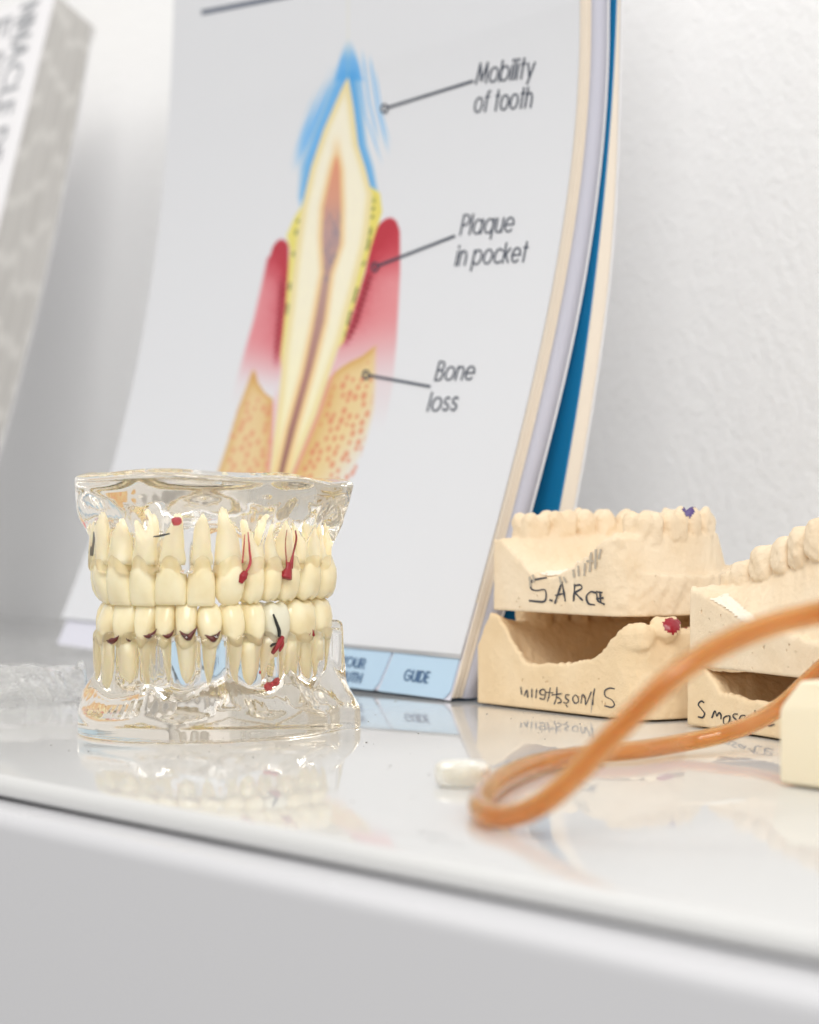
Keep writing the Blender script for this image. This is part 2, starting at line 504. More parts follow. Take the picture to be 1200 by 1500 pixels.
pr_ = row_interp([c(427, 405), c(437, 460), c(440, 580), c(437, 700), c(405, 800), c(385, 950), c(345, 1110), c(295, 1290), c(256, 1440), c(222, 1560)])
def hash2(x, y):
    v_ = np.sin(x * 12.9898 + y * 78.233) * 43758.5453; return v_ - np.floor(v_)
def vnoise(x, y):
    xi, yi = np.floor(x), np.floor(y); fx, fy = x - xi, y - yi; fx = fx * fx * (3 - 2 * fx); fy = fy * fy * (3 - 2 * fy)
    a = hash2(xi, yi); b = hash2(xi + 1, yi); cc = hash2(xi, yi + 1); d = hash2(xi + 1, yi + 1)
    return (a * (1 - fx) + b * fx) * (1 - fy) + (cc * (1 - fx) + d * fx) * fy
PX = np.array([214, 215, 218.])
def art(x, y):
    col = np.tile(PX, (len(x), 1))
    def mix(a, c_):
        nonlocal col
        c_ = np.asarray(c_, float)
        if c_.ndim == 1: c_ = c_[None, :]
        a = np.clip(a, 0, 1)[:, None]; col = col * (1 - a) + c_ * a
    L, R, PLx, PRx = tl(y), tr(y), pl_(y), pr_(y)
    nz = vnoise(x * .35, y * .12); n2 = vnoise(x * .18 + 9, y * .18 + 4); n3 = vnoise(x * .5, y * .5)
    # gums
    gl_left = np.interp(y, [345, 362, 470, 575, 700], [399, 396, 371, 341, 315]); gl_right = L - np.interp(y, [350, 400, 540], [13, 7, 1])
    top = np.interp(x, [395, 400, 405, 412, 419, 424, 428], [376, 361, 354, 350, 353, 361, 376])
    a = sstep(-3, 4, x - gl_left) * sstep(-2, 2, gl_right - x) * sstep(-2, 3, y - top)
    inner = np.exp(-np.maximum(gl_right - x, 0) / 15.) * sstep(565, 480, y); dk = sstep(430, 352, y)
    fade = sstep(585, 500, y + (gl_right - x) * .25)
    mix(a * (fade * .85 + .12) * sstep(605, 540, y), np.stack([216 - 10 * dk, 136 - 50 * dk, 142 - 44 * dk], 1))
    mix(a * np.clip(inner * 1.1 * (0.65 + .5 * n2) + .75 * dk, 0, 1) * sstep(560, 470, y), [176, 44, 60])
    gr_right = np.interp(y, [315, 335, 400, 500, 560, 620], [580, 586, 587, 582, 577, 566]); gr_left = R + np.interp(y, [300, 330, 400, 470, 500], [8, 8, 10, 7, 1])
    top = np.interp(x, [543, 550, 558, 566, 574, 581, 588], [352, 336, 326, 320, 319, 324, 342])
    a = sstep(-2, 2, x - gr_left) * sstep(-2, 4, gr_right - x) * sstep(-2, 3, y - top)
    inner = np.exp(-np.maximum(x - gr_left, 0) / 15.) * sstep(540, 470, y); dk = sstep(420, 325, y)
    fade = sstep(590, 460, y + (x - gr_left) * .2)
    mix(a * (fade * .85 + .15) * sstep(640, 560, y), np.stack([216 - 12 * dk, 138 - 62 * dk, 142 - 56 * dk], 1))
    mix(a * np.clip(inner * 1.1 * (.65 + .5 * n2) + .85 * dk, 0, 1) * sstep(545, 440, y), [178, 42, 58])
    # serrated rim where the gum meets the pocket
    saw = np.abs(((y / 8.) % 1) - .5) * 13
    mix(sstep(2.5, 0, np.abs(x - (gr_left + 5 + saw)) - 2.5) * sstep(390, 410, y) * sstep(512, 485, y), [140, 24, 44])
    mix(sstep(2.5, 0, np.abs(x - (gl_right - 5 - saw)) - 2) * sstep(400, 420, y) * sstep(545, 505, y), [148, 28, 46])
    # bone
    bl = np.interp(y, [540, 560, 600, 650, 700], [372, 365, 350, 335, 318]); br = np.minimum(L - 1, np.interp(y, [543, 560, 575, 584], [374, 378, 388, 400]))
    a = sstep(-5, 4, x - bl) * sstep(-1, 2, br - x) * sstep(538, 548, y)
    edge = np.exp(-np.maximum(x - bl, 0) / 4.) * sstep(-4, 0, x - bl) + np.exp(-np.maximum(br - x, 0) / 8.)
    mix(a * .92, [218, 190, 138]); mix(a * np.clip(edge, 0, 1) * .75, [190, 132, 52])
    btop = np.interp(x, [440, 488, 500, 513, 530, 549, 560], [600, 548, 538, 530, 522, 507, 500])
    a2 = sstep(-2, 2, x - R - 1) * sstep(-2, 3, y - btop) * sstep(-6, 4, np.interp(y, [500, 560, 600, 650, 700], [549, 548, 546, 534, 512]) - x)
    f2 = sstep(-45, 25, np.interp(y, [500, 560, 620, 700], [575, 560, 532, 480]) - x)
    edge = np.exp(-np.maximum(y - btop, 0) / 9.) + np.exp(-np.maximum(x - R, 0) / 16.) * sstep(545, 580, y)
    mix(a2 * (.08 + .85 * f2), [220, 196, 142]); mix(a2 * np.clip(edge, 0, 1) * .8, [192, 134, 54])
    # marrow cells of the bone: short slanted dashes on a jittered grid
    gx, gy = (x + .35 * y) / 12., (y - .3 * x) / 15.
    ix, iy = np.floor(gx), np.floor(gy + .5 * (ix_ := np.floor(gx) % 2))
    jx = hash2(ix, iy) * .56 + .22; jy = hash2(ix + 7, iy + 3) * .56 + .22; rs_ = .75 + .6 * hash2(ix + 4, iy + 9)
    dd = np.sqrt(((gx - ix - jx) * 1.1) ** 2 + ((gy + .5 * ix_ - iy - jy) * .85) ** 2)
    dot = sstep(.36, .2, dd / rs_) * (hash2(ix + 2, iy + 5) > .12)
    a3 = sstep(-2, 2, x - R - 12) * sstep(0, 14, y - btop - 10) * sstep(-4, 4, np.interp(y, [520, 560, 600, 650, 690, 720], [545, 546, 543, 532, 522, 500]) - x)
    mix(dot * a3 * .62, [206, 112, 84]); mix(dot * a * sstep(570, 600, y) * .55, [208, 124, 96])
    # blue halo at the root tip
    xc = 511.
    bt = np.interp(y, [55, 62, 90, 112, 118], [0, 5, 14, 19, 22])
    mix(sstep(3, -3, np.abs(x - xc) - bt) * sstep(52, 95, y) * sstep(122, 114, y) * .9, [92, 164, 222])
    wl = np.interp(y, [90, 112, 160, 240, 290, 305], [24, 23, 24, 20, 11, 4]); dl = L - x
    mix(sstep(0, 1.5, dl) * np.clip(1 - dl / wl, 0, 1) ** .85 * sstep(92, 118, y) * sstep(312, 285, y), [66, 152, 216])
    ws = np.interp(y, [85, 150, 250], [34, 42, 34])
    streak = .15 + .85 * sstep(.35, .7, vnoise((x + .42 * y) * .30, y * .010))
    mix(sstep(0, 6, dl) * sstep(0, 14, ws - dl) * sstep(88, 135, y) * sstep(262, 205, y) * .9 * streak, [104, 172, 228])
    dr = x - R; wr = np.interp(y, [90, 112, 160, 240, 290, 305], [22, 19, 15, 14, 10, 3])
    mix(sstep(0, 1.5, dr) * np.clip(1 - dr / wr, 0, 1) ** .5 * sstep(92, 118, y) * sstep(308, 280, y), [66, 152, 216])
    for x0, y0, x1, y1, x2, y2, w_ in ((530, 68, 541, 150, 556, 212, 3.2), (541, 76, 553, 160, 570, 226, 3.6), (524, 88, 536, 170, 560, 240, 2.8), (549, 96, 560, 170, 573, 214, 2.0)):
        cx = np.interp(y, [y0, y1, y2], [x0, x1, x2])
        mix(sstep(w_, 0, np.abs(x - cx)) * sstep(y0, y0 + 30, y) * sstep(y2 + 6, y2 - 35, y) * .8, [104, 174, 230])
    # calculus, yellow
    yl = np.interp(y, [300, 318, 345, 365, 420, 520, 545], [0, 9, 17, 9, 7, 4, 0])
    mix(sstep(-1, 1.5, dl) * sstep(-1, 1.5, yl - dl), [220, 208, 112])
    yr = np.interp(y, [272, 282, 310, 335, 360, 430, 500, 512], [0, 12, 18, 13, 9, 8, 5, 0])
    mix(sstep(-1, 1.5, dr) * sstep(-1, 1.5, yr - dr), [220, 206, 104])
    # tooth body
    a = sstep(-1.2, 1.2, x - L) * sstep(-1.2, 1.2, R - x) * sstep(110, 116, y)
    e = np.minimum(x - L, R - x)
    mix(a, [224, 208, 154])
    mix(a * sstep(2, 13, e) * .9, np.stack([231 + 4 * nz, 226 + 4 * nz, np.interp(y, [100, 450, 690], [212, 206, 186])], 1))
    pe = np.maximum(PLx - x, x - PRx)
    mix(a * sstep(11, 1, pe) * .75 * sstep(190, 240, y), [222, 178, 118])
    pb = sstep(1, -1, pe) * sstep(222, 234, y) * a
    pc = np.stack([np.interp(y, [230, 290, 340, 420, 560, 690], [214, 204, 176, 172, 164, 142]), np.interp(y, [230, 290, 340, 420, 560, 690], [140, 144, 142, 138, 116, 98]), np.interp(y, [230, 290, 340, 420, 560, 690], [108, 122, 140, 132, 108, 88])], 1)
    mix(pb * .95, pc); mix(pb * sstep(.45, .8, nz) * sstep(300, 330, y) * sstep(430, 390, y) * .6, [120, 118, 136])
    # green flecks in the pocket
    mix((vnoise(y * .17, x * .05) > .55) * sstep(2.6, .8, np.abs(dl - 3.2)) * sstep(300, 320, y) * sstep(480, 440, y) * .9, [92, 104, 56])
    mix((vnoise(y * .17 + 20, x * .05) > .5) * sstep(2.6, .8, np.abs(dr - 4.2)) * sstep(285, 300, y) * sstep(505, 470, y) * .9, [92, 104, 56])
    # pink ligament beads beside the lower root
    bead = .6 + .4 * np.sin(y * .95)
    mix(sstep(9, 6, dr) * sstep(0, 2, dr) * sstep(520, 560, y) * bead * .9, [222, 150, 156])
    mix(sstep(9, 6, dl) * sstep(0, 2, dl) * sstep(560, 600, y) * bead * .9, [222, 150, 156])
    k_ = sstep(714, 698, y)[:, None]
    return col * k_ + PX * (1 - k_)
q00 = px_page(312, 700); q10 = px_page(606, 700)
s_a = np.dot(q00 - CL, CD) - .045; s_b = np.dot(q10 - CL, CD) + .005
s_c = np.dot(px_page(606, 50) - CL, CD) + .01
s_b = max(s_b, s_c)
z_b = min(q00[2], q10[2]) - .012; z_t = px_page(505, 45)[2] + .004
zc = max(zl, zr) + .0004
ss = np.concatenate([np.linspace(.0, s_a, 14)[:-1], np.linspace(s_a, s_b, 330), np.linspace(s_b, W_CH - .0002, 20)[1:]])
zz = np.concatenate([np.linspace(zc, z_b, 14)[:-1], np.linspace(z_b, z_t, 560), np.linspace(z_t, .3295, 14)[1:]])
ns, nz = len(ss), len(zz)
Sg, Zg = np.meshgrid(ss, zz, indexing='ij'); Sg, Zg = Sg.ravel(), Zg.ravel()
kk = Sg / W_CH
dg = np.interp(Zg, *PL) * (1 - kk) + np.interp(Zg, *PR) * kk - .00012
PV = CL[None] + CD[None] * Sg[:, None] + BACK[None] * dg[:, None] + UP[None] * Zg[:, None]
ppx, ppy = proj(PV)
cols = art(ppx, ppy)
alb = lin(cols) / lin(PX) * PAPER
fi = np.arange((ns - 1) * nz).reshape(ns - 1, nz)[:, :-1].ravel()
faces = np.stack([fi, fi + nz, fi + nz + 1, fi + 1], 1)
me = bpy.data.meshes.new('printed_illustration')
PVl = PV - world_of(page)
me.vertices.add(len(PVl)); me.vertices.foreach_set('co', PVl.ravel())
me.loops.add(faces.size); me.loops.foreach_set('vertex_index', faces.ravel().astype(np.int32))
me.polygons.add(len(faces)); me.polygons.foreach_set('loop_start', np.arange(0, faces.size, 4, dtype=np.int32))
me.polygons.foreach_set('use_smooth', np.ones(len(faces), bool))
me.update(calc_edges=True)
ca = me.color_attributes.new('print', 'FLOAT_COLOR', 'POINT')
ca.data.foreach_set('color', np.hstack([alb, np.ones((len(alb), 1))]).astype(np.float32).ravel())
M['print'] = mat('printed_paper', PAPER, .42, spec=.3)
at_ = N_(M['print'], 'ShaderNodeAttribute', attribute_name='print'); L_(M['print'], at_.outputs['Color'], bsdf(M['print']).inputs['Base Color'])
ill = link('printed_illustration', me, M['print'], page)

# --- stroke lettering
XH = .72; RR = XH / 2
def arc(cx, cy, rx, ry, a0, a1, n=18):
    return [(cx + rx * math.cos(math.radians(a)), cy + ry * math.sin(math.radians(a))) for a in np.linspace(a0, a1, n)]
O_ = arc(RR, RR, RR, RR, 0, 360, 26)
G = {
 'o': ([O_], .72), 'b': ([O_, [(0, 0), (0, 1)]], .72), 'a': ([O_, [(.72, 0), (.72, XH)]], .74), 'q': ([O_, [(.72, XH), (.72, -.3)]], .74),
 'p': ([O_, [(0, XH), (0, -.3)]], .72), 'c': ([arc(RR, RR, RR, RR, 45, 315)], .6), 'e': ([[(0.02, RR), (.72, RR)] + arc(RR, RR, RR, RR, 0, 315)[1:]], .72),
 'i': ([[(0, 0), (0, XH)], [(0, .9), (0, 1.)]], .02), 'l': ([[(0, 0), (0, 1)]], .02), 't': ([[(.16, 0), (.16, 1)], [(0, XH), (.34, XH)]], .34),
 'f': ([[(.14, 0), (.14, .78)] + arc(.34, .8, .2, .2, 180, 80, 8), [(0, XH), (.34, XH)]], .34),
 'y': ([[(0, XH), (.3, .02)], [(.6, XH), (.2, -.3)]], .6), 'h': ([[(0, 0), (0, 1)], [(0, .4)] + arc(.28, .42, .28, .3, 180, 0, 14) + [(.56, 0)]], .56),
 'n': ([[(0, 0), (0, XH)], [(0, .4)] + arc(.28, .42, .28, .3, 180, 0, 14) + [(.56, 0)]], .56), 'u': ([[(.56, XH), (.56, 0)], [(0, XH)] + arc(.28, .28, .28, .28, 180, 360, 14) + [(.56, .3)]], .56),
 'k': ([[(0, 0), (0, 1)], [(.46, XH), (.03, .32)], [(.14, .42), (.5, 0)]], .5),
 's': ([arc(.22, .53, .19, .19, 30, 250, 12) + arc(.22, .18, .2, .18, 75, -160, 14)], .42),
 'M': ([[(0, 0), (.12, 1), (.45, .12), (.78, 1), (.9, 0)]], .9), 'P': ([[(0, 0), (0, 1), (.3, 1)] + arc(.3, .74, .26, .26, 90, -90, 12) + [(0, .48)]], .56),
 'B': ([[(0, .54), (0, 1), (.28, 1)] + arc(.28, .77, .23, .23, 90, -90, 10) + [(0, .54)], [(0, .54), (0, 0), (.3, 0)] + arc(.3, .27, .27, .27, -90, 90, 10)], .57),
 'G': ([arc(.5, .5, .48, .5, 40, 340, 20) + [(.96, .46), (.55, .46)]], .96), 'U': ([[(0, 1), (0, .3)] + arc(.3, .3, .3, .3, 180, 360, 12) + [(.6, 1)]], .6),
 'I': ([[(0, 0), (0, 1)]], .02), 'D': ([[(0, 0), (0, 1), (.25, 1)] + arc(.25, .5, .45, .5, 90, -90, 16) + [(0, 0)]], .7),
 'E': ([[(.45, 1), (0, 1), (0, 0), (.45, 0)], [(0, .52), (.4, .52)]], .45), 'Y': ([[(0, 1), (.3, .45), (.3, 0)], [(.6, 1), (.3, .45)]], .6),
 'O': ([arc(.48, .5, .48, .5, 0, 360, 26)], .96), 'R': ([[(0, 0), (0, 1), (.3, 1)] + arc(.3, .74, .26, .26, 90, -90, 12) + [(0, .48)], [(.3, .48), (.56, 0)]], .56),
 'T': ([[(.28, 0), (.28, 1)], [(0, 1), (.56, 1)]], .56), 'H': ([[(0, 0), (0, 1)], [(.6, 0), (.6, 1)], [(0, .52), (.6, .52)]], .6),
 'N': ([[(0, 0), (0, 1), (.62, 0), (.62, 1)]], .62), 'A': ([[(0, 0), (.34, 1), (.68, 0)], [(.13, .35), (.55, .35)]], .68),
 'C': ([arc(.5, .5, .48, .5, 42, 318, 20)], .86), 'L': ([[(0, 1), (0, 0), (.42, 0)]], .42),
}
def text(mb, txt, p0, p1, up, w, fn, gap=.25):
    """stroke text fitted between two baseline points; up = vector of one cap height"""
    p0, p1, up = np.array(p0, float), np.array(p1, float), np.array(up, float)
    x = 0; items = []
    for ch in txt:
        if ch == ' ': x += .45; continue
        st, ad = G[ch]
        for s in st: items.append([(x + a, b) for a, b in s])
        x += ad + gap
    tot = x - gap; e = (p1 - p0) / tot
    for k, s in enumerate(items):
        lift = k % 2
        s = np.array(s)
        if len(s) == 2: s = np.array([s[0] + (s[1] - s[0]) * t for t in np.linspace(0, 1, 4)])
        P = p0 + s[:, :1] * e + s[:, 1:] * up
        mb.ribbon(P, w, lambda a, b, l=lift: fn(a, b, l))
fnp = lambda a, b, l=0: px_page(a, b, -.00026 - .00004 * l)
for t1, t2 in ((('Mobility', (697, 123), (780, 113), (5, -30)), ('of tooth', (694, 165), (777, 157), (5, -30))),
               (('Plaque', (674, 344), (750, 339), (6, -29)), ('in pocket', (667, 389), (769, 383), (6, -29))),
               (('Bone', (637, 557), (692, 556), (7, -27)), ('loss', (626, 602), (667, 601), (7, -27)))):
    mb = MB(); text(mb, *t1, 2.6, fnp); text(mb, *t2, 2.6, fnp)
    mb.build('printed_lettering', M['ink'], page)
def leader(p, q):
    mb = MB()
    p, q = np.array(p, float), np.array(q, float); d = (q - p) / np.linalg.norm(q - p)
    mb.ribbon([p + d * 6 + (q - p - d * 6) * t for t in np.linspace(0, 1, 12)], 4.0, lambda a, b: fnp(a, b, 2))
    mb.ribbon([p + 5.2 * np.array([math.cos(a) * .8, math.sin(a) * 1.15]) for a in np.linspace(0, 2 * math.pi, 22)], 3.0, lambda a, b: fnp(a, b, 3))
    mb.build('leader_line', M['ink'], page)
leader((563, 159), (692, 119)); leader((549, 391), (665, 346)); leader((536, 549), (629, 566))
mb = MB(); mb.ribbon([(298 + 160 * t, 18 - 31 * t) for t in np.linspace(0, 1, 8)], 7.5, lambda a, b: px_page(a, b, -.0002))
mb.build('heading_rule', M['bar_ink'], page)
fnt = lambda a, b, l=0: px_page(a, b, .00028 - .00004 * l)
mb = MB(); text(mb, 'GUIDE', (591, 996), (626, 1000), (4, -15), 2.5, fnt, .26); mb.build('printed_lettering', M['tab_ink'], tabR)
mb = MB(); text(mb, 'YOUR', (497, 974), (532, 979), (4, -13), 2.3, fnt, .26); text(mb, 'MOUTH', (483, 995), (527, 1000), (4, -13), 2.3, fnt, .26); mb.build('printed_lettering', M['tab_ink'], tabL)

# ================================================================== BLUE BOOK BEHIND THE CHART
bp_ = prof_from([(825, 700), (856, 500), (871, 400), (887, 200), (897, 0)], CR, CD, BACK)
cf = np.polyfit(bp_[:, 0], bp_[:, 1], 2)
def bdepth(z):
    z = np.asarray(z, float); zt = .25
    return np.where(z < zt, np.polyval(cf, np.minimum(z, zt)), np.polyval(cf, zt) + (z - zt) * .06) + .0012 * sstep(.12, .25, z)
bb = thing('blue_book', 'blue covered book leaning against the wall behind the flip chart, cream page edges showing', 'book', CR + BACK * .045)
def slab(name, s0, s1, z0, z1, of0, of1, m, parent, base=CR, dirv=CD, back=BACK, dep=bdepth, nz=40, drop=0.):
    v = []; f = []
    for z in np.linspace(z0, z1, nz):
        d = float(dep(z))
        a, b = (of0(z), of1(z))
        k_ = drop * max(0., (z - z1 + .03) / .03)
        for s, o, q_ in ((s0, a, 0), (s1, a, 0), (s1, b, k_), (s0, b, k_)): v.append(base + dirv * s + back * (d + o) + UP * (z - q_))
    for i in range(nz - 1):
        for j in range(4): f.append((4 * i + j, 4 * i + (j + 1) % 4, 4 * i + 4 + (j + 1) % 4, 4 * i + 4 + j))
    f += [(3, 2, 1, 0), tuple(4 * (nz - 1) + k for k in range(4))]
    o = pydata(name, v, f, m, parent)
    return o
thk = lambda z: .0068 - .0042 * sstep(.12, .23, z)
slab('front_cover', -.21, .0006, .0, .31, lambda z: 0, lambda z: .0005, M['blue_cover'], bb)
slab('page_block', -.208, 0, .001, .309, lambda z: .0006, lambda z: thk(z) - .0006, M['cream_edge'], bb)
slab('back_cover', -.21, .0006, .0, .31, lambda z: thk(z) - .0005, lambda z: thk(z), M['white_edge'], bb)

# ================================================================== THICK CATALOGUE AT THE LEFT
ub = -.9516
BK0 = U * ub + N * (-.455)
zs = np.array([0, .093, .198, .301]); df = np.array([-.455, -.481, -.509, -.537]) + .455
zb = np.array([0, .093, .138, .204, .29]); db = np.array([-.478, -.509, -.523, -.543, -.557]) + .455
cF = np.polyfit(zs, -df, 2); cB = np.polyfit(zb, -db, 2)
cat = thing('catalogue', 'thick white catalogue with grey lettering leaning on the wall at the far left', 'catalogue', BK0)
dF = lambda z: np.polyval(cF, z); tB = lambda z: float(np.polyval(cB, z) - np.polyval(cF, z))
fore = slab('page_block', -.21, 0, .001, .304, lambda z: .0006, lambda z: tB(z), None, cat, BK0, U, -N, dF, drop=.0135)
slab('front_cover', -.212, .0008, 0, .306, lambda z: 0, lambda z: .0005, M['cover_white'], cat, BK0, U, -N, dF)
slab('back_cover', -.212, .0008, 0, .2915, lambda z: tB(z) + .0001, lambda z: tB(z) + .0006, M['white_edge'], cat, BK0, U, -N, dF)
m = M['fore_edge'] = mat('printed_fore_edge', (.62, .59, .56), .85)
tc = N_(m, 'ShaderNodeUVMap')
me = fore.data; uv = me.uv_layers.new(name='edge')
m.node_tree.nodes.remove(tc); tc = N_(m, 'ShaderNodeAttribute', attribute_name='edge_co')
ea = me.attributes.new('edge_co', 'FLOAT_VECTOR', 'POINT')
vals = []
for i in range(len(me.vertices)):
    k = i // 4; j = i % 4; vals += [(0. if j in (0, 1) else 1.), k / 39., 0.]
ea.data.foreach_set('vector', vals)
bt = N_(m, 'ShaderNodeTexBrick'); bt.inputs['Scale'].default_value = 1.0
bt.offset = .37; bt.offset_frequency = 3; bt.squash = .8; bt.squash_frequency = 2; bt.inputs['Brick Width'].default_value = .1; bt.inputs['Row Height'].default_value = .235
bt.inputs['Mortar Size'].default_value = .014; bt.inputs['Mortar Smooth'].default_value = .6; bt.inputs['Bias'].default_value = -.2
bt.inputs['Color1'].default_value = (.50, .485, .465, 1); bt.inputs['Color2'].default_value = (.55, .535, .515, 1); bt.inputs['Mortar'].default_value = (.63, .615, .59, 1)
sp = N_(m, 'ShaderNodeSeparateXYZ'); cb = N_(m, 'ShaderNodeCombineXYZ'); L_(m, tc.outputs['Vector'], sp.inputs[0])
L_(m, sp.outputs['Y'], cb.inputs['X']); L_(m, sp.outputs['X'], cb.inputs['Y']); nd = N_(m, 'ShaderNodeTexNoise'); nd.inputs['Scale'].default_value = 9; L_(m, cb.outputs[0], nd.inputs['Vector'])
ad = N_(m, 'ShaderNodeVectorMath', operation='MULTIPLY_ADD'); ad.inputs[1].default_value = (.05, .03, 0); L_(m, nd.outputs['Color'], ad.inputs[0]); L_(m, cb.outputs[0], ad.inputs[2])
L_(m, ad.outputs[0], bt.inputs['Vector'])
no = N_(m, 'ShaderNodeTexNoise'); no.inputs['Scale'].default_value = 26; no.inputs['Detail'].default_value = 3
L_(m, cb.outputs[0], no.inputs['Vector'])
mx = N_(m, 'ShaderNodeMix', data_type='RGBA'); md_ = N_(m, 'ShaderNodeMath', operation='MULTIPLY'); md_.inputs[1].default_value = .35; L_(m, no.outputs['Fac'], md_.inputs[0]); L_(m, md_.outputs[0], mx.inputs['Factor']); L_(m, bt.outputs['Color'], mx.inputs['A']); mx.inputs['B'].default_value = (.60, .585, .56, 1)
L_(m, mx.outputs['Result'], bsdf(m).inputs['Base Color'])
me.materials.append(m)
cov = [o for o in cat.children if o.name.startswith('front_cover')][0]
def cat_pt(a, b, l=0):     # a = distance left of the right edge (m), b = height
    return BK0 + U * (-a) - N * (float(dF(b)) - .0003 - .00005 * l) + UP * b
mb = MB()
text(mb, 'NNACLE DE', (.0315, .303), (.0315, .225), (-.0165, 0), .0024, lambda a, b, l=0: cat_pt(a, b, l), .3)
text(mb, 'ED', (.054, .299), (.054, .268), (-.0145, 0), .0022, lambda a, b, l=0: cat_pt(a, b, l), .5)
# letters stand with their heads to the right: mirror of the running direction
mb.v = [tuple(q) for q in mb.v]
mb.build('cover_lettering', M['cover_ink'], cat)

# ================================================================== CLEAR JAW MODELS
JC = np.array([-.0505, .618, 0.]); JA = math.radians(-18)
mm = .001
def jw(x, y, z):        # local mm -> world metres
    ca, sa = math.cos(JA), math.sin(JA)
    return np.stack([JC[0] + (x * ca - y * sa) * mm, JC[1] + (x * sa + y * ca) * mm, z * mm + 0 * x], -1)
def arch_curve(a, b, p=2.25, yb=12., n=46):
    P = [(-a, yb)]
    for t in np.linspace(-90, 90, n):
        s_, c_ = math.sin(math.radians(t)), math.cos(math.radians(t))
        P.append((a * math.copysign(abs(s_) ** (2 / p), s_), -b * abs(c_) ** (2 / p)))
    P.append((a, yb)); return Curve2(P)
UPA = arch_curve(26.4, 43.0); LOA = arch_curve(25.2, 41.2)
def side_sign(C, x, y):
    d, s, sd = C.near(x, y)
    return d * -sd, s      # outside positive (curve runs left -> front -> right)
def arch_pick(C, px, off=0.):
    """arc length on the camera side of the arch whose offset point is seen at column px"""
    S = np.linspace(0, C.S[-1], 1200); best = None; cols = []
    for s in S:
        p, t = C.at(s); nrm = np.array([t[1], -t[0]])
        q = p + nrm * off; w = jw(np.array(q[0]), np.array(q[1]), np.array(40.))
        cols.append(proj(w)[0])
    cols = np.array(cols); i0 = int(np.argmin(cols)); return float(np.interp(px, cols[i0:], S[i0:]))
def jaw_pt(C, px, py, off):
    s = arch_pick(C, px, off); p, t = C.at(s); nrm = np.array([t[1], -t[0]]); q = p + nrm * off
    w = jw(np.array(q[0]), np.array(q[1]), np.array(0.))
    z = EYE - (py - 750) / F * w[1]
    return np.array([w[0], w[1], z])

MIDU = UPA.S[-1] / 2; MIDL = LOA.S[-1] / 2
ZG_U, ZG_L, ZTOP = 44.5, 25.5, 68.4
def scal(s, cusps, w):
    """1 at each fold, 0 between"""
    v = np.zeros_like(s)
    for c_, k in cusps: v = np.maximum(v, k * np.exp(-np.abs(s - c_) / w))
    return v
def upper_fn(x, y, z):
    d, s = side_sign(UPA, x, y); sm = s - MIDU
    f = scal(sm, [(-47, 1), (-27, .7), (-1, 1.), (24, 1), (41, .9), (57, 1)], 6.5)
    z0 = 55.5 - 8.5 * f
    flare = sstep(0, 1, (z - z0) / 9.5)
    out = 4.6 + 3.4 * flare + .6 * np.cos(sm * .8) * sstep(56, 46, z)
    ridge = smax(d - out, -(d + 8.5 + 3 * sstep(52, 62, z)), 2.)
    gum = ZG_U - 1.7 - .5 * np.cos(sm * .83)
    ridge = smax(ridge, gum - z, 1.6)
    back = y - (9 - (ZTOP - z) * .30)
    ridge = smax(ridge, back, 2.)
    plate = smax(d - 8.4 + 1.5 * (1 - f) * sstep(66.5, 61, z), y - 9, 2.)
    zt = ZTOP + 1.0 * np.cos(sm * .045) - .7 + .35 * np.sin(sm * .21 + 1) - .9 * sstep(4, 8.5, d)
    zlo = 60.0 + 2.2 * (1 - f)
    plate = smax(plate, zlo - z, 1.5)
    q = smin(ridge, plate, 1.2)
    return smax(q, z - zt, 1.4)
def lower_fn(x, y, z):
    d, s = side_sign(LOA, x, y); sm = s - MIDL
    f = scal(sm, [(-47, 1), (-24, .9), (-1, .6), (15, 1), (34, 1), (53, 1)], 7.)
    z0 = 10.5 + 8.5 * f
    flare = sstep(0, 1, (z0 - z) / 9.)
    out = 4.6 + 3.8 * flare + 3.4 * sstep(48, 58, sm) + .6 * np.cos(sm * .9) * sstep(12, 20, z)
    ridge = smax(d - out, -(d + 8.5 + 3 * sstep(14, 6, z)), 2.)
    gum = ZG_L + 1.5 + .5 * np.cos(sm * .95) + 2.2 * sstep(54, 62, np.abs(sm))
    ridge = smax(ridge, z - gum, 1.8)
    ridge = smax(ridge, y - (9 - z * .08), 2.5)
    plate = smax(d - 9.0, y - 9, 2.)
    plate = smax(plate, z - (7.6 - 2.2 * (1 - f)), 2.)
    q = smin(ridge, plate, 1.5)
    return smax(q, -z + .02, .7)
def jaw_obj(fn, z0, z1, parent, h=.62):
    P, Fc = sdf_mesh(fn, (-40, -56, z0), (40, 18, z1), h)
    W = jw(P[:, 0], P[:, 1], P[:, 2])
    return pydata('resin_base', W, Fc, M['resin'], parent, True)
upj = thing('jaw_model', 'clear resin upper jaw model with cream teeth and red nerves, resting on the lower one', 'dental model', JC + UP * .034)
loj = thing('jaw_model', 'clear resin lower jaw model standing on the shelf, brown stains under its front teeth', 'dental model', JC)
jaw_obj(upper_fn, 40, 70, upj); jaw_obj(lower_fn, -1.5, 31, loj)

